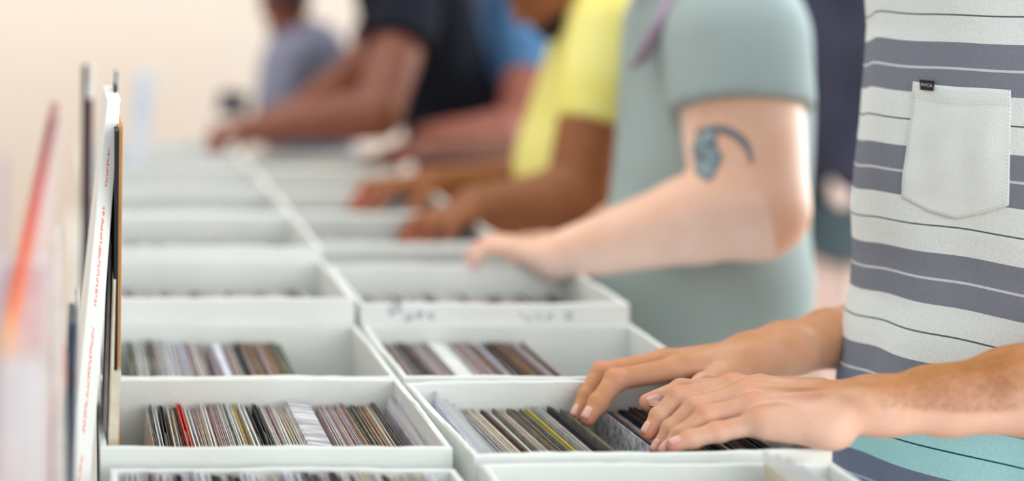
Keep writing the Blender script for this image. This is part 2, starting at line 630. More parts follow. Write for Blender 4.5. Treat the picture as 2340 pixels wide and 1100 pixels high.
# farther boxes: blurred mass of sleeves nobody could tell apart
V, F = [], []
for key in ('3L', '3R', '4L', '4R', '5L', '5R', '6L', '6R', '7L', '7R', '8L', '8R'):
    b = boxes[key]
    hw_ = (XL1 - XL0) / 2 - .03
    rim_in = {'3L': .036, '3R': .028, '4L': .056, '4R': 0, '5L': .06, '5R': .004, '6L': .06, '6R': .008, '7L': .055, '7R': .01, '8L': .05, '8R': .02}[key]
    x = -hw_
    while x < hw_:
        t = random.uniform(.004, .009)
        top = RIM + rim_in - .045 + random.uniform(-.008, .004)
        i = len(V)
        X0, X1 = b.location.x + x, b.location.x + x + t * .9
        Y0, Y1 = b.location.y - .105, b.location.y + .105
        for (q, y, z) in ((X0, Y0, TZ + .006), (X1, Y0, TZ + .006), (X1, Y1, TZ + .006), (X0, Y1, TZ + .006), (X0, Y0, top), (X1, Y0, top), (X1, Y1, top), (X0, Y1, top)):
            V.append((q, y, z))
        F += [(i, i + 3, i + 2, i + 1), (i + 4, i + 5, i + 6, i + 7), (i, i + 1, i + 5, i + 4), (i + 1, i + 2, i + 6, i + 5), (i + 2, i + 3, i + 7, i + 6), (i + 3, i, i + 4, i + 7)]
        x += t
o = meshobj('filed_records', V, F, [M_sl[k] for k in ('rose', 'dark', 'grey', 'white', 'brown', 'olive', 'mauve', 'cream')])
for k, p in enumerate(o.data.polygons):
    p.material_index = (k // 6 * 7 + (k // 6) ** 2) % 8
tag(o, 'blurred mass of records filed in the farther white boxes', 'records', kind='stuff')


# plastic outer sleeves (wavy film)
def film(name, c0, c1, c2, c3, parent=None, n=16, amp=.003, m=None, solid=.0004, seed=0):
    """bilinear film c0->c1 along the bottom, c3->c2 along the top"""
    V, F = [], []
    nn = np.cross(np.array(c1) - c0, np.array(c3) - c0)
    nn = nn / np.linalg.norm(nn)
    for j in range(n + 1):
        for i in range(n + 1):
            u, v = i / n, j / n
            p = (1 - u) * (1 - v) * np.array(c0) + u * (1 - v) * np.array(c1) + u * v * np.array(c2) + (1 - u) * v * np.array(c3)
            p = p + nn * amp * (math.sin(u * 7 + seed) * math.cos(v * 5 + seed * 2) + .5 * math.sin(v * 13 + u * 4 + seed))
            V.append(p)
    for j in range(n):
        for i in range(n):
            a = j * (n + 1) + i
            F.append((a, a + 1, a + n + 2, a + n + 1))
    o = meshobj(name, V, F, m or M_plastic, parent, True)
    md = o.modifiers.new('solid', 'SOLIDIFY'); md.thickness = solid; md.offset = 0
    return o


def plastic_record(px_top, y0, y1_, base, h, lean, colour, label, over=.012, thick=.005, seed=0):
    """a sleeve inside a slightly larger clear film, standing along the depth axis"""
    X = (px_top - XV) / FPX * y0
    e = empty('plastic_sleeve', (X, (y0 + y1_) / 2, base))
    e.rotation_euler = (0, lean, 0)
    tag(e, label, 'record sleeve')
    d = (y1_ - y0) / 2
    bm = bmesh.new(); add_box(bm, -thick / 2, thick / 2, -d + .004, d - .004, 0, h - over, .0006)
    bmobj('paper_sleeve', bm, M_sl[colour], e)
    for s in (-1, 1):
        x = s * (thick / 2 + .002)
        film('clear_film', (x, -d, .001), (x, d, .001), (x * .3, d, h), (x * .3, -d, h), e, amp=.0012, seed=seed + s)
    return e


bz = TZ + .006
plastic_record(1082, 1.535, 1.745, bz, .236, .06, 'lilac', 'pale blue-white sleeve in crinkled clear plastic beside the box wall', seed=1)
plastic_record(1098, 1.530, 1.742, bz, .228, .08, 'lilac', 'second clear plastic sleeve, behind the pale blue-white one', seed=4)
plastic_record(1113, 1.530, 1.742, bz, .222, .09, 'rose', 'pinkish sleeve in clear plastic next to the blue-white pair', seed=6)
plastic_record(952, 1.540, 1.752, bz, .232, .12, 'grey', 'glinting clear plastic sleeve at the right end of the red-orange box'.replace(' right', ' full'), seed=2)
plastic_record(932, 1.540, 1.752, bz, .228, .12, 'mauve', 'mauve sleeve in shiny plastic near the full end of the red-orange box', seed=3)
plastic_record(1040, 1.255, 1.478, bz, .205, .10, 'white', 'white sleeve with bent plastic corner below the red-orange box', seed=8)
plastic_record(1345, 1.240, 1.455, bz, .232, .10, 'white', 'lone plastic sleeve tip showing in the shallow near box', seed=9)
for i, (px, hh, c) in enumerate(((2050, .264, 'cream'), (2068, .260, 'rose'), (2086, .256, 'cream'), (2106, .250, 'white'))):
    plastic_record(px, 1.240, 1.455, bz, hh, -.04 + i * .02, c,
                   ['cream sleeve in torn clear plastic below the near wrist', 'pinkish sleeve in glossy plastic behind the torn cream one',
                    'pale yellow sleeve in plastic, third of the row below the wrist', 'white plastic sleeve at the outer end of the shallow box'][i], seed=11 + i)

# ------------------------------------------------------------------ tall sleeves at the left
M_spine = mat('spine_white', srgb(242, 244, 240), 0.5)
nt = M_spine.node_tree
tc = nt.nodes.new('ShaderNodeTexCoord'); sx = nt.nodes.new('ShaderNodeSeparateXYZ')
nt.links.new(tc.outputs['Object'], sx.inputs[0])
nz = nt.nodes.new('ShaderNodeTexNoise'); nz.inputs['Scale'].default_value = 420; nz.inputs['Detail'].default_value = 0
nt.links.new(tc.outputs['Object'], nz.inputs['Vector'])


def mth(op, a, b=None, c=None):
    n = nt.nodes.new('ShaderNodeMath'); n.operation = op
    for i, v in enumerate((a, b, c)):
        if v is None:
            continue
        if isinstance(v, (int, float)):
            n.inputs[i].default_value = v
        else:
            nt.links.new(v, n.inputs[i])
    return n.outputs[0]


inx = mth('LESS_THAN', mth('ABSOLUTE', mth('ADD', sx.outputs[0], .0002)), .0013)
glyph = mth('GREATER_THAN', nz.outputs['Fac'], .47)
gap = mth('GREATER_THAN', mth('FRACT', mth('MULTIPLY', sx.outputs[2], 7.5)), .16)
zr = mth('LESS_THAN', sx.outputs[2], .60)
f = mth('MULTIPLY', mth('MULTIPLY', inx, glyph), mth('MULTIPLY', gap, zr))
mx = nt.nodes.new('ShaderNodeMix'); mx.data_type = 'RGBA'
mx.inputs[6].default_value = srgb(242, 244, 240); mx.inputs[7].default_value = srgb(242, 140, 132)
nt.links.new(f, mx.inputs[0]); nt.links.new(mx.outputs[2], nt.nodes['Principled BSDF'].inputs['Base Color'])


def tall_card(name, top, bottom, width_t, width_b, depth, m, label, cat='record sleeve', round_=.001, parent=None):
    """card standing edge-on: top and bottom are the near-edge centres (world), widths in metres"""
    e = parent
    top, bottom = np.array(top), np.array(bottom)
    V = []
    n = 20
    for j in range(n + 1):
        q = j / n
        c = bottom * (1 - q) + top * q
        w = width_b * (1 - q) + width_t * q
        r = min(round_, w * .3)
        for (a, b) in ((-w / 2 + r, 0), (w / 2 - r, 0), (w / 2, r), (w / 2, depth), (-w / 2, depth), (-w / 2, r)):
            V.append((c[0] + a, c[1] + b, c[2]))
    V = np.array(V)
    org = bottom.copy()
    V -= org
    # straighten local x against lean so the spine writing follows the card
    F = []
    for j in range(n):
        for i in range(6):
            a, b = j * 6 + i, j * 6 + (i + 1) % 6
            F.append((a, b, b + 6, a + 6))
    F.append((5, 4, 3, 2, 1, 0)); F.append(tuple(n * 6 + i for i in range(6)))
    # local frame: z along the card
    dirz = unit(top - bottom)
    R = Vector((0, 0, 1)).rotation_difference(Vector(dirz)).to_matrix()
    Ri = np.array(R.inverted())
    V = V @ Ri.T
    o = meshobj(name, V, F, m, e)
    o.location = org
    o.rotation_euler = R.to_euler()
    if label:
        tag(o, label, cat)
    return o


def ext(top, px_b, py_b, d_b, zb=TZ + .001):
    """run the line from top through the lower image point down to the table top"""
    b = P(px_b, py_b, d_b)
    t = (top[2] - zb) / (top[2] - b[2])
    return top + (b - top) * t


tA = P(260, 227, 1.64)
bA = ext(tA, 182, 1100, 1.49)
tall_card('boxed_set', tA, bA, .0158, .026, .17, M_spine, 'tall white sleeve with a line of red lettering down its spine')
tB = P(268, 165, 1.74); tall_card('record_sleeve', tB, ext(tB, 246, 1000, 1.70), .005, .005, .06, M_sl['grey'], 'thin grey sleeve rising just above the white one with red lettering')
tB = P(264, 196, 1.72); tall_card('record_sleeve', tB, ext(tB, 236, 1000, 1.68), .003, .003, .05, M_sl['black'], 'thin dark sleeve pressed behind the red-lettered white one')
M_card = mat('brown_card', srgb(206, 152, 92), 0.7, noise=srgb(190, 138, 82), scale=12)
# brown card folded over a black core
e = empty('card_folder', (0, 0, 0)); tag(e, 'tall black and tan cardboard folder beside the red-lettered sleeve', 'record sleeve')
tC = P(276, 290, 1.60); tall_card('card_cover', tC, ext(tC, 270, 850, 1.58), .0052, .0052, .12, M_card, None, parent=e)
tC = P(268.5, 300, 1.585); bC = ext(tC, 263, 850, 1.57); tall_card('black_core', tC, bC, .0042, .0058, .10, M_black, None, parent=e)
tC = P(262, 640, 1.572); tall_card('cream_edge', tC, ext(tC, 252, 1010, 1.55), .003, .006, .08, M_sl['cream'], None, parent=e)
tC = P(266, 852, 1.560); tall_card('paper_edge', tC, ext(tC, 258, 1020, 1.545), .0105, .0125, .06, M_sl['cream'], None, parent=e)
tD = P(252, 560, 1.62); tall_card('record_sleeve', tD, ext(tD, 240, 1010, 1.57), .003, .007, .06, M_sl['mauve'], 'purplish sleeve edge squeezed between the red-lettered sleeve and the tan folder')
# sleeve standing in box 4L and 7L
M_maroon = mat('maroon_card', srgb(96, 50, 62), 0.5, noise=srgb(122, 84, 104), scale=10)
tE = P(196, 150, 2.22); bE = ext(tE, 192, 620, 2.22)
e = empty('dark_folder', (0, 0, 0)); tag(e, 'blurred tall black and maroon sleeve with a white top corner', 'record sleeve')
tall_card('black_cover', tE, bE, .010, .010, .02, M_black, None, parent=e)
tE2 = P(206, 150, 2.24); tall_card('maroon_cover', tE2, ext(tE2, 202, 620, 2.24), .010, .012, .02, M_maroon, None, parent=e)
tE3 = P(210, 150, 2.20); tall_card('white_corner', tE3, P(206, 225, 2.20), .011, .009, .015, M_spine, None, parent=e)
M_pale = mat('pale_blue_card', srgb(226, 232, 240), 0.4, noise=srgb(208, 216, 228), scale=8)
tF = P(333, 165, 3.2); bF = ext(tF, 292, 620, 3.18)
tall_card('record_sleeve', tF, bF, .050, .018, .02, M_pale, 'blurred pale blue-grey tall sleeve in a far box')

# near stack on the small table, strongly blurred
M_orange = mat('orange_gradient_card', srgb(240, 90, 60), 0.4)
nt = M_orange.node_tree
tc = nt.nodes.new('ShaderNodeTexCoord'); sx = nt.nodes.new('ShaderNodeSeparateXYZ'); cr = nt.nodes.new('ShaderNodeValToRGB')
mp = nt.nodes.new('ShaderNodeMath'); mp.operation = 'MULTIPLY'; mp.inputs[1].default_value = 1 / .66
nt.links.new(tc.outputs['Object'], sx.inputs[0]); nt.links.new(sx.outputs[2], mp.inputs[0]); nt.links.new(mp.outputs[0], cr.inputs['Fac'])
for i, (pos, c) in enumerate(((0, (226, 100, 84)), (.42, (226, 128, 104)), (.66, (250, 232, 190)), (.74, (250, 190, 100)), (.80, (252, 120, 40)), (.88, (238, 74, 58)), (1, (150, 52, 70)))):
    el = cr.color_ramp.elements[i] if i < 2 else cr.color_ramp.elements.new(pos)
    el.position = pos; el.color = srgb(*c)
cr.color_ramp.elements[0].position = 0
nt.links.new(cr.outputs['Color'], nt.nodes['Principled BSDF'].inputs['Base Color'])
tG = P(122, 268, 1.16); bG = ext(tG, 42, 650, 1.13)
tall_card('record_sleeve', tG, bG, .006, .014, .12, M_orange, 'blurred slanting sleeve shading from maroon through red to orange')
tH = P(128, 285, 1.20); tall_card('plastic_sleeve', tH, ext(tH, 112, 430, 1.19), .012, .02, .05, M_plastic, 'clear plastic cover glaring white beside the slanting orange sleeve')
tH = P(132, 560, 1.22); tall_card('record_sleeve', tH, ext(tH, 136, 1000, 1.19), .006, .012, .08, M_sl['white'], 'white-edged sleeve behind the slanting orange one')
tI = P(166, 740, 1.36); tall_card('record_sleeve', tI, ext(tI, 158, 1030, 1.32), .008, .014, .08, M_sl['navy'], 'dark navy sleeve between the slanting sleeves and the red-lettered one')
tI = P(176, 700, 1.42); tall_card('record_sleeve', tI, ext(tI, 168, 1000, 1.38), .004, .006, .08, M_sl['grey'], 'grey sleeve edge beside the dark navy one')
tI = P(140, 850, 1.26); tall_card('record_sleeve', tI, ext(tI, 120, 1090, 1.22), .008, .018, .08, M_sl['red'], 'low red sleeve showing near the bottom of the side table stack')
tJ = P(4, 380, 1.0); tall_card('record_sleeve', tJ, ext(tJ, -6, 700, .98), .004, .008, .08, M_sl['mauve'], 'faint mauve sleeve at the outer end of the side table stack')
M_pink = mat('pink_print', srgb(226, 214, 216), 0.5, noise=srgb(190, 140, 152), scale=11)
# facing sleeves in the near stack: white with pinkish print, leaning back
def facing(px0, py0, px1, py1, d, m, label, seed):
    a, b = P(px0, py0, d), P(px1, py0, d)
    zb = TZ + .0015
    hgt = a[2] - zb
    dx = b[0] - a[0]
    e = empty('record_sleeve', (a[0] + dx / 2, d, zb)); e.rotation_euler = (-.05, 0, 0)
    tag(e, label, 'record sleeve')
    bm = bmesh.new(); add_box(bm, -dx / 2, dx / 2, -.002, .002, 0, hgt - .012, .0008)
    bmobj('paper_sleeve', bm, m, e)
    film('clear_film', (-dx / 2 - .003, -.004, .001), (dx / 2 + .003, -.004, .001), (dx / 2 + .003, -.003, hgt), (-dx / 2 - .003, -.003, hgt), e, amp=.0015, seed=seed)


facing(-330, 590, 112, 1100, 1.12, M_pink, 'white sleeve with faint pink print standing behind in the side table stack', 21)
facing(-330, 830, 92, 1100, 1.02, mat('white_print', srgb(238, 238, 238), 0.5, noise=srgb(222, 198, 202), scale=9), 'white sleeve with faint rosy marks standing foremost in the side table stack', 22)

# ------------------------------------------------------------------ people
def frame(d, up):
    d = unit(d)
    s = unit(np.cross(d, up))
    u = np.cross(s, d)
    return d, s, u


def add_head(v, c, face, up=(0, 0, 1), k=.02, s=1.0):
    f, sd, u = frame(face, up)
    R = np.stack([sd, f, u], 1)
    L = lambda x, y, z: c + s * (x * sd + y * f + z * u)
    v.ell(L(0, -.008, .03), (.076 * s, .094 * s, .095 * s), R, k)
    v.ell(L(0, .03, -.045), (.056 * s, .058 * s, .07 * s), R, k)
    v.ell(L(0, .062, -.088), (.026 * s, .024 * s, .022 * s), R, .02)
    v.cone(L(0, .088, .015), L(0, .108, -.028), .009 * s, .014 * s, .012)
    for q in (-1, 1):
        v.ell(L(q * .078, -.008, -.008), (.008 * s, .02 * s, .032 * s), R, .006)
        v.ell(L(q * .031, .088, .02), (.017 * s, .012 * s, .012 * s), R, .008, sub=True)
        v.ell(L(q * .031, .078, .018), (.013 * s, .013 * s, .012 * s), R, .002)
        v.ell(L(q * .031, .086, .038), (.022 * s, .01 * s, .007 * s), R, .008)
    v.ell(L(0, .086, -.052), (.024 * s, .012 * s, .006 * s), R, .004)
    v.ell(L(0, .084, -.064), (.021 * s, .012 * s, .007 * s), R, .004)


def hair_mesh(c, face, m, parent, beard=False, s=1.0, h=.006):
    f, sd, u = frame(face, (0, 0, 1))
    R = np.stack([sd, f, u], 1)
    v = Vol(c - .2, c + .2, h)
    L = lambda x, y, z: c + s * (x * sd + y * f + z * u)
    v.ell(L(0, -.014, .042), (.084 * s, .1 * s, .098 * s), R, .01)
    v.ell(L(0, .085, -.015), (.075 * s, .06 * s, .08 * s), R, .02, sub=True)
    V1 = [v.mesh()]
    if beard:
        w = Vol(c - .2, c + .2, h)
        w.ell(L(0, .036, -.075), (.060 * s, .058 * s, .055 * s), R, .01)
        w.ell(L(0, .1, -.02), (.04 * s, .05 * s, .05 * s), R, .01, sub=True)
        V1.append(w.mesh())
    return bigmesh('hair', V1, m, parent)


def auto_hand(v, wr, tip, up, side, sc=1.0):
    """relaxed hand from the wrist towards tip; side = unit vector towards the thumb"""
    d = unit(tip - wr)
    Lh = np.linalg.norm(tip - wr)
    up = unit(np.array(up, float) - d * np.dot(up, d))
    sd = unit(np.array(side, float) - d * np.dot(side, d) - up * np.dot(side, up))
    mc = []
    for q, off in enumerate((.030, .010, -.010, -.028)):
        m = wr + d * Lh * (.48, .50, .48, .44)[q] + sd * off * sc + up * .014
        mc.append(m)
        v.cone(wr + sd * off * .55 * sc, m, .018 * sc, .0145 * sc, .014)
    fl = Vol(v.lo + 3 * v.h, v.lo + (v.n - 4) * v.h, v.h)
    fl.a = np.full_like(v.a, .5)
    fl.lo, fl.n = v.lo, v.n
    for q, m in enumerate(mc):
        ln = Lh * (.50, .56, .52, .42)[q]
        sp = sd * (.010, .003, -.004, -.012)[q]
        a = m + d * ln * .45 + up * .004 + sp
        b = a + d * ln * .30 - up * ln * .22 + sp * .4
        c = b + d * ln * .12 - up * ln * .26
        fl.chain([m, a, b, c], [.0115 * sc, .0105 * sc, .0095 * sc, .0080 * sc], .003)
    t0 = wr + d * Lh * .12 + sd * .024 * sc
    t1 = wr + d * Lh * .36 + sd * .050 * sc - up * .014
    t2 = t1 + d * Lh * .20 + sd * .010 - up * .016
    fl.chain([t0, t1, t2], [.017 * sc, .0125 * sc, .0095 * sc], .005)
    v.merge(fl, .007)


def arm_vol(sh, el, wr, tip, radii, up, side, h=.004, sc=1.0):
    pts = np.stack([sh, el, wr, tip])
    v = Vol(pts.min(0) - .11, pts.max(0) + .11, h)
    r0, r1, r2, r3 = radii      # shoulder, above elbow, forearm bulge, wrist
    v.cone(sh, el, r0, r1, .02)
    mid = el * .72 + wr * .28
    v.cone(el, mid, r1 * .95, r2, .02)
    v.cone(mid, wr, r2, r3, .015)
    auto_hand(v, wr, tip, up, side, sc)
    return v


def zero(V):
    return np.zeros(len(V))


def dorsal_tan(segs, up=(0, 0, 1)):
    """tan attribute: high on the outer/upper side of each limb, fading to the pale inner side"""
    up = np.array(up, float)

    def fn(V):
        best = np.full(len(V), 1e9)
        out = np.zeros(len(V))
        for a, b, r in segs:
            ab = b - a
            t = np.clip(((V - a) @ ab) / (ab @ ab), 0, 1)
            q = V - a - t[:, None] * ab
            d = np.linalg.norm(q, axis=1)
            c = (q @ unit(up - unit(ab) * np.dot(up, unit(ab)))) / np.maximum(d, 1e-6)
            m = d < best
            best[m] = d[m]
            out[m] = np.clip(.5 + .75 * c[m], 0, 1)
        return out
    return fn


def near_red(pts, r=.014):
    def fn(V):
        out = np.zeros(len(V))
        for p, s in pts:
            d = np.linalg.norm(V - p, axis=1)
            out = np.maximum(out, s * np.exp(-(d / r) ** 2))
        return out
    return fn


def cloth_mat(name, col, dark=None, rough=.9):
    return mat(name, col, rough, .1, noise=dark or tuple(list(np.array(col[:3]) * .9) + [1]), scale=6, bump=.35, bscale=400)


def fold(v, amp, seed, direction=None):
    """drapery: displace the distance field with a smooth periodic field"""
    n = v.a.shape
    ax = [v.lo[k] + v.h * np.arange(n[k]) for k in range(3)]
    X, Y, Z = np.meshgrid(*ax, indexing='ij')
    a, b, c = direction or (9, 7, 16)
    d = np.sin(a * X + 3 * np.sin(5 * Z + seed) + seed) * np.cos(b * Y + 2.3 * seed + 2 * np.sin(6 * X)) + .6 * np.sin(c * Z + 6 * X + 5 * Y + seed * 1.7)
    v.a += (amp * d).astype(np.float32)


def cut(v, p, n):
    """keep the side of the plane the normal points away from"""
    s = v.a.shape
    ax = [v.lo[k] + v.h * np.arange(s[k]) for k in range(3)]
    X, Y, Z = np.meshgrid(*ax, indexing='ij', sparse=True)
    n = unit(n)
    d = (X - p[0]) * n[0] + (Y - p[1]) * n[1] + (Z - p[2]) * n[2]
    v.a = np.maximum(v.a, d.astype(np.float32))


def cut_sleeve(v, sh, el, t, r):
    """open the sleeve: remove anything around the arm beyond parameter t"""
    s = v.a.shape
    ax = [v.lo[k] + v.h * np.arange(s[k]) for k in range(3)]
    X, Y, Z = np.meshgrid(*ax, indexing='ij')
    p = np.stack([X, Y, Z], -1)
    ab = el - sh
    q = ((p - sh) @ ab) / (ab @ ab)
    v.a = np.where((q > t) & (np.linalg.norm(p - sh - q[..., None] * ab, axis=-1) < r), np.maximum(v.a, (q - t) * np.linalg.norm(ab)), v.a)


def torso(v, shL, shR, hipL, hipR, r_top, r_bot, k=.07):
    c0, c1 = (shL + shR) / 2, (hipL + hipR) / 2
    i0, i1 = shL * .78 + shR * .22, shR * .78 + shL * .22
    v.cone(i0, hipL, r_top, r_bot, .05)
    v.cone(i1, hipR, r_top, r_bot, k)
    v.cone(c0, c1, r_top * 1.08, r_bot * 1.12, k)
    v.cone(shL, shR, r_top * .72, r_top * .72, k)


def person(label, sh, hips, head, face, arms, mskin, mshirt, mtrouser, tr=(.105, .125), sleeve_t=.62, sleeve_r=(.075, .072), head_s=1.0,
           foot_y=0.0, beard=False, hem=None, hands=True, mhair=None, folds=.004, arm_h=.0045, tan=None, skin_kw=None, cut_front=None):
    """sh=(shL, shR) hips=(hipL, hipR); arms = list of (sh, el, wr, tip, radii, up, side)"""
    root = empty('person', tuple(((hips[0] + hips[1]) / 2)[:2]) + (0,))
    root.location = (0, 0, 0)
    tag(root, label, 'person')
    shL, shR = sh
    hipL, hipR = hips
    allp = np.stack([shL, shR, hipL, hipR, head])
    # bare body: trunk, neck, head, legs
    lo, hi = allp.min(0) - .22, allp.max(0) + .22
    v = Vol(lo, hi, .010)
    torso(v, shL, shR, hipL, hipR, tr[0] * .80, tr[1] * .80, .04)
    nb = (shL + shR) / 2
    v.cone(nb, head - unit(face) * .01 - np.array([0, 0, .05]), .056, .052, .03)
    add_head(v, head, face, s=head_s)
    parts = [v.mesh()]
    segs = []
    reds = []
    for a in arms:
        av = arm_vol(*a[:4], a[4], a[5], a[6], arm_h, a[7] if len(a) > 7 else 1.0)
        parts.append(av.mesh())
        segs += [(a[0], a[1], .05), (a[1], a[2], .04), (a[2], a[3], .03)]
        reds.append((a[3], .6))
    body = bigmesh('body', parts, mskin, root, {'tan': dorsal_tan(segs), 'red': near_red(reds, .05)})
    hair_mesh(head, face, mhair or M_headhair, root, beard, head_s)
    # shirt
    h0 = hem if hem is not None else min(hipL[2], hipR[2]) - .04
    pts = np.stack([shL, shR, hipL, hipR] + [a[0] for a in arms] + [a[1] for a in arms])
    w = Vol(pts.min(0) - .2, pts.max(0) + .2, .009)
    torso(w, shL, shR, hipL, hipR, tr[0], tr[1])
    low = np.array([0, 0, h0 - .03])
    for hp in (hipL, hipR):
        w.cone(hp, np.array([hp[0], hp[1], h0 - .03]), tr[1], tr[1] * .98, .06)
    for a in arms:
        g = Vol(w.lo, w.lo, w.h); g.lo, g.n = w.lo, w.n
        g.a = np.full_like(w.a, .5)
        g.cone(a[0], a[0] + (a[1] - a[0]) * (sleeve_t + .3), sleeve_r[0], sleeve_r[1], .0)
        cut(g, a[0] + (a[1] - a[0]) * sleeve_t, a[1] - a[0])
        w.merge(g, .022)
    if folds:
        fold(w, folds, label.__len__() * .37)
    cut(w, (0, 0, h0), (0, 0, -1))
    cut(w, (nb + np.array([0, 0, .13])), (0, 0, 1))
    bigmesh('shirt', [w.mesh()], mshirt, root)
    # trousers
    u = Vol([min(hipL[0], hipR[0]) - .2, min(hipL[1], hipR[1]) - .2, 0], [max(hipL[0], hipR[0]) + .2, max(hipL[1], hipR[1]) + .2, h0 + .1], .011)
    for hp in (hipL, hipR):
        kn = np.array([hp[0] - .02, hp[1], .48]); an = np.array([hp[0] + .02, hp[1], .08])
        hp2 = np.array([hp[0], hp[1], h0 - .02])
        u.cone(hp2, kn, .088, .066, .03); u.cone(kn, an, .066, .05, .02)
    bigmesh('trousers', [u.mesh()], mtrouser, root)
    M_shoe = M_black
    for hp in (hipL, hipR):
        s_ = Vol([hp[0] - .25, hp[1] - .1, -.01], [hp[0] + .12, hp[1] + .1, .16], .009)
        s_.ell((hp[0] - .05, hp[1], .045), (.14, .05, .045), k=.02)
        s_.cone((hp[0] + .02, hp[1], .05), (hp[0] + .02, hp[1], .1), .052, .048, .03)
        cut(s_, (0, 0, .004), (0, 0, -1))
        bigmesh('shoe', [s_.mesh()], M_shoe, root)
    return root, body


M_jeans = cloth_mat('blue_denim', srgb(60, 92, 150))
M_dark_trouser = cloth_mat('dark_cloth', srgb(40, 42, 52))
LEFT = np.array([-1.0, 0, 0])

# -- man in the sage T-shirt (behind the striped-shirt man)
M_sage = cloth_mat('sage_jersey', srgb(164, 180, 180), srgb(156, 172, 172))
p2, b2 = person('person in a sage green T-shirt with an arm tattoo, flipping through records',
       (P(1655, 88, 2.38), P(1615, 80, 2.72)), (P(1600, 640, 2.42), P(1610, 600, 2.66)),
       P(1460, -190, 2.50), (-.8, -.1, -.55),
       [(P(1680, 108, 2.31), P(1712, 468, 2.22), P(1262, 590, 2.26), P(1062, 578, 2.33), (.094, .084, .066, .036), (0, 0, 1), (0, 1, 0)),
        (P(1620, 80, 2.72), P(1500, 470, 2.74), P(1330, 560, 2.60), P(1190, 590, 2.50), (.08, .06, .05, .030), (0, 0, 1), (0, -1, 0))],
       M_skin2, M_sage, M_jeans, tr=(.135, .152), sleeve_t=.42, sleeve_r=(.112, .106), hem=.77)
# tattoo: a dark arc and a blue-green patch on the upper arm, wrapped on the skin
M_tat = mat('tattoo_ink', srgb(118, 122, 130), 0.6)
M_tat2 = mat('tattoo_ink_blue', srgb(146, 168, 174), 0.6, noise=srgb(112, 130, 140), scale=30)
dg = bpy.context.evaluated_depsgraph_get()


def bvh_of(o):
    me = o.data
    return BVHTree.FromPolygons([v.co.copy() for v in me.vertices], [tuple(p.vertices) for p in me.polygons])


def ray(bv, px, py):
    d = Vector(P(px, py, 1.0) - np.array([0, 0, CAMH])).normalized()
    h = bv.ray_cast(Vector((0, 0, CAMH)), d)
    n = h[1]
    if n is not None and n.dot(d) > 0:
        n = -n
    return h[0], n


bv2 = bvh_of(b2)


def decal_strip(bv, pts, w, m, name, parent, off=.0012):
    V, F = [], []
    for i, (x, y) in enumerate(pts):
        a = pts[max(i - 1, 0)]; b = pts[min(i + 1, len(pts) - 1)]
        t = np.array([b[0] - a[0], b[1] - a[1]], float); t /= np.linalg.norm(t)
        n = np.array([-t[1], t[0]])
        ww = w * min(1, .4 + 2 * min(i, len(pts) - 1 - i) / len(pts))
        for s in (-1, 0, 1):
            h, nn = ray(bv, x + n[0] * ww * s, y + n[1] * ww * s)
            if h is None:
                return None
            V.append(h + nn * off)
    for i in range(len(pts) - 1):
        for j in range(2):
            F.append((i * 3 + j, i * 3 + j + 1, i * 3 + j + 4, i * 3 + j + 3))
    o = meshobj(name, V, F, m, parent, True)
    md = o.modifiers.new('solid', 'SOLIDIFY'); md.thickness = .0008; md.offset = 1
    return o


sp = [P(1560, -60, 2.40), P(1535, 0, 2.36), P(1512, 50, 2.34), P(1488, 95, 2.35), P(1462, 150, 2.38)]
V = []
for p in sp:
    for (a, b) in ((-.017, 0), (.017, 0), (.017, .004), (-.017, .004)):
        V.append(p + np.array([a, b, a * .5]))
F = [(i * 4 + j, i * 4 + (j + 1) % 4, i * 4 + 4 + (j + 1) % 4, i * 4 + 4 + j) for i in range(4) for j in range(4)] + [(3, 2, 1, 0), (16, 17, 18, 19)]
meshobj('strap', V, F, cloth_mat('lavender_webbing', srgb(186, 168, 190)), p2, True)['label'] = 'lavender strap at the neck'
arc = [(1632 + 84 * math.cos(q), 372 - 78 * math.sin(q)) for q in np.linspace(math.pi * .66, .0, 16)]
tt = decal_strip(bv2, arc, 9, M_tat, 'tattoo', b2)
pat = [(1616 + 9 * math.sin(i * 1.3), 300 + i * 10) for i in range(12)]
tt2 = decal_strip(bv2, pat, 27, M_tat2, 'tattoo', b2)
if tt2:
    tt2['label'] = 'blue-green patch of the tattoo'

# -- man in the yellow shirt
M_yellow = cloth_mat('yellow_jersey', srgb(240, 234, 148), srgb(232, 222, 122))
p3, b3 = person('person in a pale yellow T-shirt bending over the boxes with brown forearms',
       (P(1420, 45, 2.98), P(1400, 40, 3.40)), (P(1330, 400, 3.10), P(1320, 390, 3.36)),
       P(1250, -48, 3.10), (-.75, -.1, -.66),
       [(P(1400, 70, 2.95), P(1325, 470, 2.86), P(1090, 480, 2.84), P(938, 562, 2.74), (.074, .072, .070, .048), (0, 0, 1), (0, 1, 0), 1.2),
        (P(1370, 90, 3.40), P(1260, 430, 3.42), P(980, 425, 3.16), P(800, 462, 3.06), (.07, .066, .062, .044), (0, 0, 1), (0, -1, 0), 1.2)],
       M_skin3, M_yellow, M_dark_trouser, tr=(.115, .125), sleeve_t=.56, sleeve_r=(.085, .074), beard=True, hem=CAMH - 520 / FPX * 3.1)

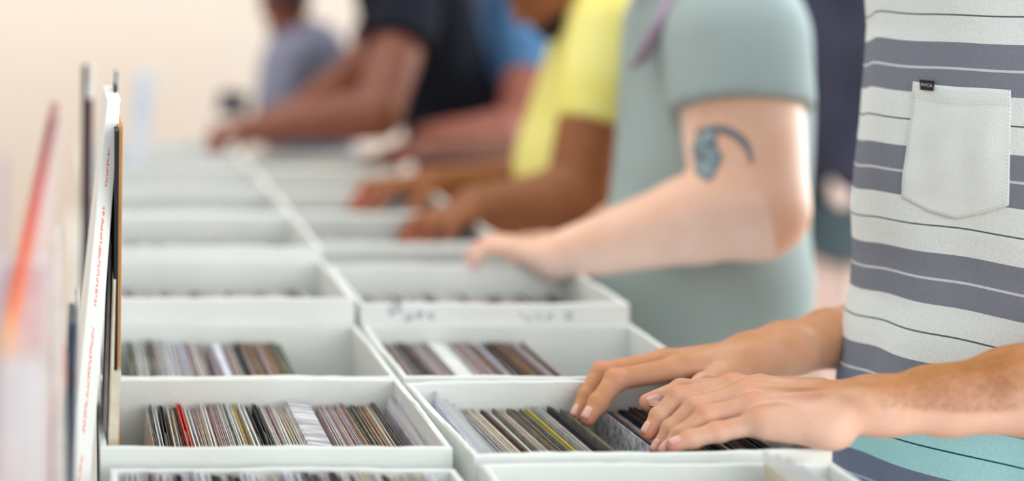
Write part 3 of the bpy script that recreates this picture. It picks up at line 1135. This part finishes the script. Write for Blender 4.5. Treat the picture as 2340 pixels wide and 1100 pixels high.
# -- man in the black shirt
M_blackshirt = cloth_mat('black_jersey', srgb(22, 24, 34), srgb(28, 32, 44))
p4, b4 = person('person in a black T-shirt leaning far over the boxes, arm stretched out',
       (P(985, -20, 3.78), P(900, -10, 4.20)), (P(1060, 330, 3.90), P(1050, 340, 4.20)),
       P(800, -170, 4.0), (-.85, -.1, -.5),
       [(P(930, 30, 3.62), P(862, 262, 3.42), P(640, 285, 3.46), P(465, 335, 3.48), (.07, .058, .056, .034), (0, 0, 1), (0, 1, 0), 1.1),
        (P(900, 60, 4.10), P(800, 190, 3.95), P(700, 238, 3.75), P(590, 300, 3.60), (.07, .06, .058, .036), (0, 0, 1), (0, -1, 0), 1.1)],
       M_skin4, M_blackshirt, M_dark_trouser, tr=(.125, .13), sleeve_t=.36, sleeve_r=(.09, .088), hem=CAMH - 495 / FPX * 3.95)

# -- person in blue behind, whose pinkish forearm reaches past the yellow shirt
M_blue = cloth_mat('blue_denim_shirt', srgb(92, 136, 182), srgb(62, 96, 134))
p6, b6 = person('person in a denim blue shirt behind the yellow one, forearm reaching out',
       (P(1195, -10, 4.12), P(1190, -10, 4.5)), (P(1220, 330, 4.15), P(1220, 320, 4.4)),
       P(1105, -52, 4.35), (-.8, .0, -.5),
       [(P(1210, 40, 4.0), P(1195, 305, 3.62), P(985, 322, 3.52), P(825, 420, 3.40), (.066, .062, .062, .046), (0, 0, 1), (0, 1, 0), 1.1)],
       skin('skin_rosy', srgb(186, 146, 152), srgb(146, 84, 70), srgb(190, 100, 96)), M_blue, M_dark_trouser, tr=(.12, .13), sleeve_t=.6, sleeve_r=(.08, .07), hem=.80)

# -- person in the grey hooded top far behind
M_greyhood = cloth_mat('grey_fleece', srgb(134, 136, 156), srgb(120, 122, 142))
p5, b5 = person('person in a slate grey top farthest away by the beige wall',
       (P(668, 120, 4.5), P(735, 130, 4.75)), (P(690, 420, 4.6), P(735, 420, 4.8)),
       P(655, 20, 4.55), (-.6, -.5, -.4),
       [(P(650, 140, 4.45), P(620, 290, 4.38), P(560, 290, 4.3), P(500, 320, 4.2), (.06, .05, .045, .034), (0, 0, 1), (0, 1, 0))],
       M_skin4, M_greyhood, M_dark_trouser, tr=(.098, .12), sleeve_t=.95, sleeve_r=(.075, .06), hem=.76, head_s=.92)
# dark phone-like case the person holds
bm = bmesh.new(); add_box(bm, -.045, .045, -.008, .008, -.035, .035, .004)
o = bmobj('phone', bm, mat('slate_shell', srgb(78, 80, 94), .5)); o.location = P(532, 236, 4.2); o.rotation_euler = (.2, .1, .2)
tag(o, 'small dark flat device held out by the slate grey person', 'phone')

# -- standing person in navy, behind the gap between sage and striped shirts
M_navy = cloth_mat('navy_jersey', srgb(70, 72, 92), srgb(60, 62, 82))
M_shorts = cloth_mat('grey_green_shorts', srgb(104, 124, 134), srgb(84, 104, 116))
root = empty('person'); tag(root, 'person standing in a dark navy shirt, grey-green shorts and pale legs', 'person')
c0 = P(1905, 0, 4.1)
cx, cy = c0[0], c0[1]
v = Vol([cx - .35, cy - .3, 0], [cx + .35, cy + .3, 1.85], .011)
A = lambda x, y, z: np.array([cx + x, cy + y, z])
torso(v, A(0, -.16, 1.42), A(0, .16, 1.42), A(0, -.09, .98), A(0, .09, .98), .09, .10)
v.cone(A(0, 0, 1.45), A(-.01, 0, 1.6), .055, .05, .03)
add_head(v, A(-.02, 0, 1.68), (-.9, -.3, 0))
for s in (-1, 1):
    v.cone(A(0, s * .09, .95), A(0, s * .1, .5), .085, .058, .03)
    v.cone(A(0, s * .1, .5), A(.01, s * .1, .36), .058, .062, .02)
    v.cone(A(.01, s * .1, .36), A(.03, s * .1, .08), .062, .04, .02)
    v.ell(A(-.03, s * .1, .035), (.12, .045, .032), k=.02)
    v.cone(A(0, s * .19, 1.40), A(.02, s * .23, 1.12), .05, .042, .02)
    v.cone(A(.02, s * .23, 1.12), A(-.08, s * .22, .9), .042, .028, .02)
    v.ell(A(-.1, s * .22, .84), (.035, .018, .055), k=.015)
body = bigmesh('body', [v.mesh()], skin('skin_pale', srgb(250, 232, 230), srgb(240, 214, 208), srgb(240, 210, 205)), root, {'tan': zero, 'red': zero})
hair_mesh(A(-.02, 0, 1.68), (-.9, -.3, 0), M_headhair, root)
v = Vol([cx - .35, cy - .4, .6], [cx + .35, cy + .4, 1.7], .011)
torso(v, A(0, -.18, 1.42), A(0, .18, 1.42), A(0, -.09, .86), A(0, .09, .86), .115, .128)
for s in (-1, 1):
    v.cone(A(0, s * .19, 1.42), A(.02, s * .235, 1.12), .07, .07, .04)
    v.cone(A(.02, s * .235, 1.12), A(-.08, s * .22, .88), .06, .05, .03)
fold(v, .004, 2.0); cut(v, (0, 0, .80), (0, 0, -1)); cut(v, (0, 0, 1.55), (0, 0, 1))
bigmesh('shirt', [v.mesh()], M_navy, root)
v = Vol([cx - .25, cy - .3, .5], [cx + .25, cy + .3, 1.0], .011)
for s in (-1, 1):
    v.cone(A(0, s * .08, .9), A(0, s * .1, .56), .108, .095, .03)
cut(v, (0, 0, .62), (0, 0, -1)); bigmesh('shorts', [v.mesh()], M_shorts, root)

# ------------------------------------------------------------------ the striped-shirt man
root1 = empty('person'); tag(root1, 'person in a white and grey striped pocket T-shirt, both hands in the nearest full box', 'person')


def hand_fingers(v, chains, k=.0022, kj=.0045, kp=.009):
    fl = Vol(v.lo, v.lo, v.h)
    fl.lo, fl.n = v.lo, v.n
    fl.a = np.full_like(v.a, .5)
    for pts, rs in chains:
        g = Vol(v.lo, v.lo, v.h); g.lo, g.n = v.lo, v.n
        g.a = np.full_like(v.a, .5)
        for i in range(len(pts) - 1):
            g.cone(pts[i], pts[i + 1], rs[i], rs[i + 1], kj)
        # slightly swollen joints and a flattened fingertip
        for i in (1, 2):
            if i < len(pts) - 1:
                g.ell(pts[i], (rs[i] * 1.07,) * 3, k=.004)
        fl.merge(g, k)
    v.merge(fl, kp)


PL = lambda l: [P(*q) for q in l]
# left (near) hand
W1 = P(1925, 936, 1.525)
L_idx = PL([(1676, 884, 1.600), (1552, 907, 1.615), (1507, 953, 1.612), (1481, 991, 1.606)])
L_mid = PL([(1702, 902, 1.580), (1590, 930, 1.592), (1535, 982, 1.588), (1503, 1030, 1.585)])
L_rng = PL([(1724, 930, 1.556), (1618, 950, 1.568), (1556, 996, 1.566), (1520, 1034, 1.563)])
L_pnk = PL([(1742, 966, 1.532), (1640, 988, 1.542), (1580, 1004, 1.543), (1538, 1019, 1.543)])
L_thb = PL([(1880, 900, 1.570), (1740, 888, 1.632), (1560, 893, 1.662), (1482, 921, 1.652)])
Vl = Vol(P(1440, 1080, 1.50), P(2640, 760, 1.70), .0022)
lo = np.minimum(P(1440, 1080, 1.50), P(1440, 760, 1.70)); hi = np.maximum(P(2660, 740, 1.6), P(2660, 760, 1.72))
lo = np.array([P(1440, 1000, 1.5)[0] - .03, 1.43, .86]); hi = np.array([P(2560, 800, 1.52)[0] + .03, 1.70, 1.14])
Vl = Vol(lo, hi, .0021)
# forearm and wrist: two parallel bones give the wrist its oval section
fa = [P(1918, 936, 1.525), P(2010, 931, 1.52), P(2150, 920, 1.515), P(2340, 898, 1.505), P(2560, 850, 1.50)]
fr = [.0235, .0245, .0292, .0385, .0425]
for off, k in ((-.009, .016), (.011, .016)):
    o_ = np.array([0, off, 0])
    for i in range(4):
        Vl.cone(fa[i] + o_ + np.array([0, 0, 0.0015]), fa[i + 1] + o_ * .6, fr[i] * 1.06, fr[i + 1] * 1.02, k)
for i, ch in enumerate((L_idx, L_mid, L_rng, L_pnk)):
    ws = P(1912, (917, 928, 944, 958)[i], (1.545, 1.535, 1.520, 1.508)[i])
    Vl.cone(ws, ch[0], (.0185, .0185, .0185, .0180)[i], (.0125, .0125, .0122, .0125)[i], .010)
Vl.cone(P(1755, 972, 1.525), P(1885, 980, 1.505), .0150, .0185, .018)     # heel of the hand
Vl.ell(P(1893, 990, 1.503), (.022, .018, .0150), k=.014)
Vl.cone(P(1760, 925, 1.58), P(1860, 915, 1.56), .018, .018, .018)
hand_fingers(Vl, [(L_idx, [.0125, .0112, .0098, .0082]), (L_mid, [.0125, .0115, .0100, .0084]), (L_rng, [.0122, .0110, .0096, .0082]),
                  (L_pnk, [.0118, .0104, .0094, .0080]), (L_thb, [.017, .0145, .0125, .0105])])
for ch in (L_idx, L_mid, L_rng, L_pnk):           # knuckle bumps
    Vl.ell(ch[0] + np.array([0.002, 0, .004]), (.0112, .0098, .0098), k=.006)
Vl.ell(P(1965, 912, 1.50), (.014, .012, .011), k=.012)                   # wrist bone
# tendons on the back of the hand
for i, ch in enumerate((L_idx, L_mid, L_rng)):
    Vl.cone(ch[0] + np.array([0, 0, .0085]), P(1880, (900, 908, 918)[i], (1.545, 1.53, 1.518)[i]) + np.array([0, -.002, .010]), .0042, .003, .005)
# right (far) hand
R_idx = PL([(1545, 843, 1.745), (1408, 868, 1.718), (1367, 922, 1.702), (1343, 957, 1.692)])
R_mid = PL([(1520, 826, 1.778), (1375, 852, 1.757), (1340, 908, 1.738), (1319, 952, 1.722)])
R_rng = PL([(1530, 828, 1.805), (1402, 850, 1.79), (1362, 900, 1.772), (1340, 935, 1.755)])
R_pnk = PL([(1560, 838, 1.828), (1455, 860, 1.815), (1410, 895, 1.80), (1385, 925, 1.785)])
R_thb = PL([(1680, 850, 1.735), (1612, 880, 1.705), (1560, 905, 1.690), (1520, 925, 1.680)])
lo = np.array([P(1300, 1000, 1.7)[0] - .03, 1.64, .90]); hi = np.array([P(2090, 740, 2.0)[0] + .04, 2.06, 1.14])
Vr = Vol(lo, hi, .0023)
ra = [P(1722, 812, 1.765), P(1800, 797, 1.79), P(1905, 775, 1.84), P(2080, 735, 1.97)]
rr = [.0255, .0270, .0320, .042]
for off in (-.010, .010):
    o_ = np.array([0, off, 0])
    for i in range(3):
        Vr.cone(ra[i] + o_, ra[i + 1] + o_, rr[i], rr[i + 1], .015)
for i, ch in enumerate((R_idx, R_mid, R_rng, R_pnk)):
    ws = P((1705, 1705, 1710, 1715)[i], (822, 812, 810, 812)[i], (1.748, 1.765, 1.78, 1.795)[i])
    Vr.cone(ws, ch[0], .0195, (.0140, .0135, .0125, .0115)[i], .012)
hand_fingers(Vr, [(R_idx, [.0135, .0125, .0106, .0088]), (R_mid, [.0135, .0122, .0104, .0088]), (R_rng, [.012, .011, .0098, .0082]),
                  (R_pnk, [.011, .010, .0088, .0074]), (R_thb, [.0175, .0135, .0115, .0098])])
for ch in (R_idx, R_mid):
    Vr.ell(ch[0] + np.array([0, 0, .004]), (.0115, .011, .0105), k=.006)
FW = unit([-.76, -.65, 0])
LT = np.cross([0, 0, 1], FW)
# striped T-shirt shape: lofted around the trunk; left silhouette follows the man's outline
sil_y = [-400, 0, 60, 180, 280, 390, 480, 560, 650, 720, 800, 860, 1030, 1100, 1300]
sil_x = [1990, 1979, 1983, 1974, 1966, 1953, 1947, 1950, 1945, 1930, 1919, 1912, 1905, 1903, 1903]
NA, NH = 220, 230
H0, H1 = .78, 1.56
Vs = np.zeros((NH, NA, 3)); VV = np.zeros((NH, NA))
xc, yc = 1.10, 1.70
XCS = []
th = np.linspace(0, 2 * math.pi, NA, endpoint=False)
for j in range(NH):
    H = H0 + (H1 - H0) * j / (NH - 1)
    a = np.interp(H, [.78, .95, 1.1, 1.25, 1.38, 1.46, 1.52, 1.56], [.200, .195, .192, .196, .205, .200, .13, .075])
    b = np.interp(H, [.78, .95, 1.1, 1.25, 1.38, 1.46, 1.52, 1.56], [.140, .142, .136, .136, .134, .115, .09, .07])
    e = 2.25
    ca, sa = np.cos(th), np.sin(th)
    l = a * np.sign(ca) * np.abs(ca) ** (2 / e)
    f_ = b * np.sign(sa) * np.abs(sa) ** (2 / e)
    ph = th * 1.0
    fo = 1.5 * (.0016 * np.sin(5 * ph + 7 * H) * math.sin(H * 6) + .0015 * np.sin(9 * ph - 11 * H + 1.3)
          + .0018 * np.sin(3 * ph + 16 * H) + .0010 * np.sin(14 * ph + 5 * H) * np.clip((1.2 - H) * 5, 0, 1))
    rad = np.sqrt(l * l + f_ * f_)
    l, f_ = l * (1 + fo / rad), f_ * (1 + fo / rad)
    for it in range(8):
        X = xc + LT[0] * l + FW[0] * f_
        Y = yc + LT[1] * l + FW[1] * f_
        px = XV + FPX * X / Y
        k = int(px.argmin())
        ys = YV + (CAMH - H) * FPX / Y[k]
        xc += (np.interp(ys, sil_y, sil_x) - px[k]) * Y[k] / FPX
    Vs[j, :, 0], Vs[j, :, 1], Vs[j, :, 2] = X, Y, H
    # cloth droops a little between chest and sides: stripe coordinate
    am = np.interp(H, [.8, 1.0, 1.25, 1.36, 1.5], [.004, .005, .008, .012, .014])
    di = (np.arange(NA) - k + NA // 2) % NA - NA // 2
    VV[j] = H + am * np.exp(-(di / 13.0) ** 2) + .0012 * np.sin(4 * th + 9 * H) + .0007 * np.sin(11 * th - 7 * H)
    XCS.append(xc)
SV = Vs.reshape(-1, 3)
SF = []
for j in range(NH - 1):
    for i in range(NA):
        a = j * NA + i; b = j * NA + (i + 1) % NA
        SF.append((a, b, b + NA, a + NA))
# coarse rest of the body: trunk, head, upper arms
HS = np.linspace(H0, H1, NH)
Bp = lambda l, f, z: np.array([np.interp(z, HS, XCS), yc, 0]) + LT * l + FW * f + np.array([0, 0, z])
v = Vol([.6, 1.2, 0], [1.75, 2.3, 1.85], .012)
torso(v, Bp(.16, 0, 1.42), Bp(-.16, 0, 1.42), Bp(.07, 0, .98), Bp(-.07, 0, .98), .068, .085, .03)
v.cone(Bp(0, 0, 1.46), Bp(0, .03, 1.6), .058, .054, .03)
add_head(v, Bp(0, .05, 1.68), unit(FW + np.array([0, 0, -.45])))
elL = P(2620, 842, 1.50); elR = P(2150, 715, 2.03)
SHR = Bp(-.12, -.09, 1.40)
v.cone(Bp(.21, 0, 1.41), elL, .056, .045, .03); v.cone(SHR, elR, .052, .044, .03)
v.cone(elL, fa[3], .046, .034, .02)
v.cone(elR, ra[3] * .5 + elR * .5, .044, .040, .02)
for s in (-1, 1):
    v.cone(Bp(s * .09, 0, .95), Bp(s * .1, .01, .5), .085, .06, .03)
    v.cone(Bp(s * .1, .01, .5), Bp(s * .1, -.01, .1), .06, .045, .03)
tips = [(c[3], .75) for c in (L_idx, L_mid, L_rng, L_pnk, L_thb, R_idx, R_mid)]
kn = [(c[0] + np.array([0, 0, .010]), .42) for c in (L_idx, L_mid, L_rng, L_pnk)] + [(c[1] + np.array([0, 0, .008]), .38) for c in (L_idx, L_mid, L_rng, L_pnk, R_idx, R_mid)]
segs = [(fa[i], fa[i + 1], .04) for i in range(4)] + [(fa[0], L_mid[0], .03), (ra[0], R_mid[0], .03)] + [(ra[i], ra[i + 1], .03) for i in range(3)]
for c in (L_idx, L_mid, L_rng, L_pnk, L_thb, R_idx, R_mid, R_rng, R_pnk):
    segs += [(c[i], c[i + 1], .01) for i in range(3)]
f_tan = dorsal_tan(segs, (0, .42, .9))


def tan1(V):
    t = f_tan(V)
    # hands are paler than forearm tops; the far arm is evenly tanned
    x = V[:, 0]
    far = (V[:, 1] > 1.665).astype(float)
    hand = np.clip((P(1960, 0, 1.525)[0] - x) / .06, 0, 1)
    return np.clip(t * (1 - .35 * hand) * (1 - far) + far * (.45 + .4 * t), 0, 1)


red1a, red1b = near_red(tips, .013), near_red(kn, .011)
body1 = bigmesh('body', [Vl.mesh(), Vr.mesh(), v.mesh()], M_skin1, root1, {'tan': tan1, 'red': lambda V: np.maximum(red1a(V), red1b(V))}, it=2)
hair_mesh(Bp(0, .05, 1.68), unit(FW + np.array([0, 0, -.45])), M_headhair, root1)

# fingernails: small curved plates on the body surface
bv1 = bvh_of(body1)


def nail(ch, out, w=.0055, l=.0075, back=.35):
    a, b = ch[2], ch[3]
    d = unit(b - a)
    out = unit(np.array(out, float) - d * np.dot(out, d))
    s = np.cross(d, out)
    c = b - d * (l * back)
    V, F = [], []
    for j in range(7):
        for i in range(7):
            u, q = (i / 6 - .5) * 2, (j / 6 - .5) * 2
            wi = w * (1 - .25 * max(0, abs(q)) ** 3)
            org = c + s * u * wi + d * q * l
            ho = bv1.ray_cast(Vector(org + out * .03), Vector(-out), .05)
            p = ho[0] if ho[0] is not None else Vector(org + out * .008)
            V.append(np.array(p) + out * (.0007 - .0006 * abs(u) ** 4 - .0004 * abs(q) ** 6))
    for j in range(6):
        for i in range(6):
            k = j * 7 + i
            F.append((k, k + 1, k + 8, k + 7))
    o = meshobj('fingernail', V, F, M_nail, body1, True)
    md = o.modifiers.new('solid', 'SOLIDIFY'); md.thickness = .0005; md.offset = 0


nail(L_idx, (-.8, -.1, .45)); nail(L_thb, (-.15, -1, .25), .0075, .0085); nail(L_pnk, (-.35, -.35, .9), .0052, .0065)
nail(L_mid, (-.7, -.2, .6)); nail(L_rng, (-.6, -.3, .7)); nail(R_idx, (-.75, -.5, .3), .006, .008); nail(R_mid, (-.85, -.4, .3), .006, .008)

# arm hair: fine tapered strands rooted on the forearm
nrm = []
V, F = [], []
for q in range(4200):
    px = random.triangular(1960, 2360, 2300)
    t = (px - 1925) / 420
    ytop = np.interp(px, [1925, 2100, 2200, 2340], [872, 850, 835, 798])
    py = ytop - 6 + random.random() ** 1.1 * np.interp(px, [1925, 2340], [50, 140]) + 1
    h, n = ray(bv1, px, py)
    if h is None or h[1] > 1.62:
        continue
    L = random.uniform(.006, .013)
    d = unit(np.array(n) * .38 + np.array([-.55, 0, -.5]) * random.uniform(.5, 1.1) + rng.normal(0, .22, 3))
    w = .00005
    s = unit(np.cross(d, np.array(n)) + 1e-6)
    i = len(V)
    p0 = np.array(h)
    p1 = p0 + d * L * .5 + np.array(n) * L * .10
    p2 = p0 + d * L
    for p, ww in ((p0, w), (p1, w * .8)):
        V += [p + s * ww, p - s * ww, p + np.array(n) * ww]
    V.append(p2)
    for j in range(3):
        F.append((i + j, i + (j + 1) % 3, i + 3 + (j + 1) % 3, i + 3 + j))
        F.append((i + 3 + j, i + 3 + (j + 1) % 3, i + 6))
ah = meshobj('arm_hair', V, F, M_hair, body1); ah['kind'] = 'stuff'

M_shirt = mat('striped_jersey', srgb(232, 238, 238), .9, .1, bump=.5, bscale=900)
nt = M_shirt.node_tree
B = nt.nodes['Principled BSDF']
at = nt.nodes.new('ShaderNodeAttribute'); at.attribute_name = 'stripe'
PER, TOP = .1245, 1.3745
t = mth('FRACT', mth('MULTIPLY', mth('SUBTRACT', TOP, at.outputs['Fac']), 1 / PER))
ramp = nt.nodes.new('ShaderNodeValToRGB'); ramp.color_ramp.interpolation = 'CONSTANT'
white, grey, line = srgb(224, 232, 232), srgb(128, 133, 146), srgb(92, 106, 108)
stops = [(0, grey), (.232, srgb(205, 208, 216)), (.256, grey), (.478, white), (.733, line), (.748, white), (.999, grey)]
els = ramp.color_ramp.elements
for i, (p, c) in enumerate(stops):
    el = els[i] if i < 2 else els.new(p)
    el.position = p; el.color = c
nt.links.new(t, ramp.inputs['Fac'])
# teal cloth in the lower stripes instead of white
ramp2 = nt.nodes.new('ShaderNodeValToRGB'); ramp2.color_ramp.interpolation = 'CONSTANT'
teal = srgb(172, 226, 234)
g2 = srgb(116, 130, 156)
stops = [(0, g2), (.232, srgb(170, 186, 205)), (.256, g2), (.478, teal), (.733, srgb(30, 90, 100)), (.748, teal), (.999, g2)]
els = ramp2.color_ramp.elements
for i, (p, c) in enumerate(stops):
    el = els[i] if i < 2 else els.new(p)
    el.position = p; el.color = c
nt.links.new(t, ramp2.inputs['Fac'])
low = mth('LESS_THAN', at.outputs['Fac'], TOP - PER * 3.3)
mx = nt.nodes.new('ShaderNodeMix'); mx.data_type = 'RGBA'
nt.links.new(low, mx.inputs[0]); nt.links.new(ramp.outputs['Color'], mx.inputs[6]); nt.links.new(ramp2.outputs['Color'], mx.inputs[7])
# woven heather grain
nz = nt.nodes.new('ShaderNodeTexNoise'); nz.inputs['Scale'].default_value = 700; nz.inputs['Detail'].default_value = 3
tc = nt.nodes.new('ShaderNodeTexCoord'); mpn = nt.nodes.new('ShaderNodeMapping'); mpn.inputs['Scale'].default_value = (1, 1, .35)
nt.links.new(tc.outputs['Object'], mpn.inputs[0]); nt.links.new(mpn.outputs[0], nz.inputs['Vector'])
gr = mth('MULTIPLY_ADD', nz.outputs['Fac'], .34, .83)
mul = nt.nodes.new('ShaderNodeMix'); mul.data_type = 'RGBA'; mul.blend_type = 'MULTIPLY'; mul.inputs[0].default_value = 1
nt.links.new(mx.outputs[2], mul.inputs[6]); nt.links.new(gr, mul.inputs[7])
nt.links.new(mul.outputs[2], B.inputs['Base Color'])

shirt = meshobj('striped_shirt', SV, SF, M_shirt, root1, True)
A_ = shirt.data.attributes.new('stripe', 'FLOAT', 'POINT')


A_.data.foreach_set('value', VV.ravel().astype(np.float32))
md = shirt.modifiers.new('solid', 'SOLIDIFY'); md.thickness = .0015; md.offset = -1
# sleeves
for s, el in ((1, elL), (-1, elR)):
    sh_ = Bp(.205, 0, 1.42) if s > 0 else SHR
    w = Vol(np.minimum(sh_, el) - .15, np.maximum(sh_, el) + .15, .008)
    w.cone(sh_, sh_ + (el - sh_) * .75, *((.082, .078) if s > 0 else (.062, .064)), .03)
    fold(w, .002, 3 + s)
    cut(w, sh_ + (el - sh_) * .6, el - sh_)
    slv = bigmesh('sleeve', [w.mesh()], M_shirt, shirt, {'stripe': lambda V: V[:, 2]})
# trousers
u = Vol([.7, 1.3, 0], [1.6, 2.1, .95], .011)
for s in (-1, 1):
    u.cone(Bp(s * .09, 0, .86), Bp(s * .1, .01, .48), .10, .078, .04)
    u.cone(Bp(s * .1, .01, .48), Bp(s * .1, -.01, .06), .078, .062, .02)
bigmesh('trousers', [u.mesh()], M_jeans, root1)

# pocket
bvs = BVHTree.FromPolygons([Vector(p) for p in SV], SF)
NU, NV_ = 26, 30
V, F = [], []
for j in range(NV_ + 1):
    q = j / NV_
    for i in range(NU + 1):
        u = i / NU
        xl = 2091 + (2063 - 2091) * q + 2 * math.sin(q * 6)
        xr = 2312 + (2307 - 2312) * q
        yt = 187 + 22 * u + 2.5 * math.sin(u * 5)
        yb = np.interp(u, [0, .25, .5, .75, 1], [452, 484, 501, 490, 470])
        x, y = xl * (1 - u) + xr * u, yt * (1 - q) + yb * q
        h, n = ray(bvs, x, y)
        bulge = .0022 + .0025 * math.sin(math.pi * u) * math.sin(math.pi * min(1, q * 1.1)) + .0011 * math.sin(u * 15 + q * 4 + 1.2 * math.sin(q * 5)) * math.sin(q * 3.1) + .0006 * math.sin(q * 17 + u * 9)
        if q < .13:
            bulge += .0010
        if 0.115 < q < .15:
            bulge -= .0006
        V.append(h + n * bulge)
for j in range(NV_):
    for i in range(NU):
        a = j * (NU + 1) + i
        F.append((a, a + NU + 1, a + NU + 2, a + 1))
M_pocket = mat('pocket_jersey', srgb(228, 236, 236), .9, .1, bump=.6, bscale=900)
pk = meshobj('chest_pocket', V, F, M_pocket, shirt, True)
md = pk.modifiers.new('solid', 'SOLIDIFY'); md.thickness = .0016; md.offset = 0
pk['label'] = 'plain white chest pocket'
# stitched outline
M_thread = mat('thread', srgb(188, 200, 202), .9)
Vt, Ft = [], []
path = [(0 + .018, q) for q in np.linspace(0, .97, 60)] + [(u, .972) for u in np.linspace(.03, .97, 40)] + [(.982, q) for q in np.linspace(.97, 0, 60)]
path2 = [(u, .13) for u in np.linspace(.02, .98, 50)]
Vn = np.array([list(p) for p in V]).reshape(NV_ + 1, NU + 1, 3)


def surf(u, q):
    x, y = u * NU, q * NV_
    i, j = min(int(x), NU - 1), min(int(y), NV_ - 1)
    fx, fy = x - i, y - j
    return (Vn[j, i] * (1 - fx) * (1 - fy) + Vn[j, i + 1] * fx * (1 - fy) + Vn[j + 1, i] * (1 - fx) * fy + Vn[j + 1, i + 1] * fx * fy)


NP = unit(np.cross(Vn[0, -1] - Vn[0, 0], Vn[-1, 0] - Vn[0, 0]))
if NP @ np.array([0, -1, 0]) < 0:
    NP = -NP
for pth in (path, path2):
    for a, b in zip(pth[::2], pth[1::2]):
        p, q = surf(*a) + NP * .0010, surf(*b) + NP * .0010
        s = unit(np.cross(q - p + 1e-9, NP)) * .00022
        i = len(Vt)
        Vt += [p - s, q - s, q + s, p + s, p - s - NP * .0003, q - s - NP * .0003, q + s - NP * .0003, p + s - NP * .0003]
        Ft += [(i, i + 1, i + 2, i + 3), (i, i + 4, i + 5, i + 1), (i + 3, i + 2, i + 6, i + 7)]
meshobj('stitching', Vt, Ft, M_thread, pk)
# woven tag with lettering folded over the pocket's top corner
tg = []
TP = [(2109, 183), (2143, 186), (2140, 209), (2111, 206.5)]
for (x, y) in TP:
    h, n = ray(bvs, x, y)
    tg.append(np.array(h + n * .0062))
o3 = NP * .0009
Vg = tg + [p + o3 for p in tg]
meshobj('pocket_tag', Vg, [(0, 1, 2, 3), (7, 6, 5, 4), (0, 4, 5, 1), (1, 5, 6, 2), (2, 6, 7, 3), (3, 7, 4, 0)], M_black, pk)['label'] = 'black woven tag'
cu = bpy.data.curves.new('lettering', 'FONT'); cu.body = 'RVCA'; cu.size = 1; cu.extrude = .01; cu.align_x = 'CENTER'; cu.align_y = 'CENTER'
to = bpy.data.objects.new('lettering_src', cu); COL.objects.link(to)
dg.update()
me = bpy.data.meshes.new_from_object(to.evaluated_get(bpy.context.evaluated_depsgraph_get()))
bpy.data.objects.remove(to)
X_ = unit(tg[1] - tg[0]); Z_ = NP; Y_ = np.cross(Z_, X_)
c = sum(tg) / 4 + NP * .0012
sc = np.linalg.norm(tg[1] - tg[0]) * .78 / max(v.co.x for v in me.vertices) / 2
Mx = Matrix([[X_[i] * sc, Y_[i] * sc, Z_[i] * sc, c[i]] for i in range(3)] + [[0, 0, 0, 1]])
me.transform(Mx)
me.materials.clear(); me.materials.append(mat('woven_letters', srgb(200, 196, 205), .8))
lt = bpy.data.objects.new('lettering', me); COL.objects.link(lt); lt.parent = pk
print('records', n_rec)
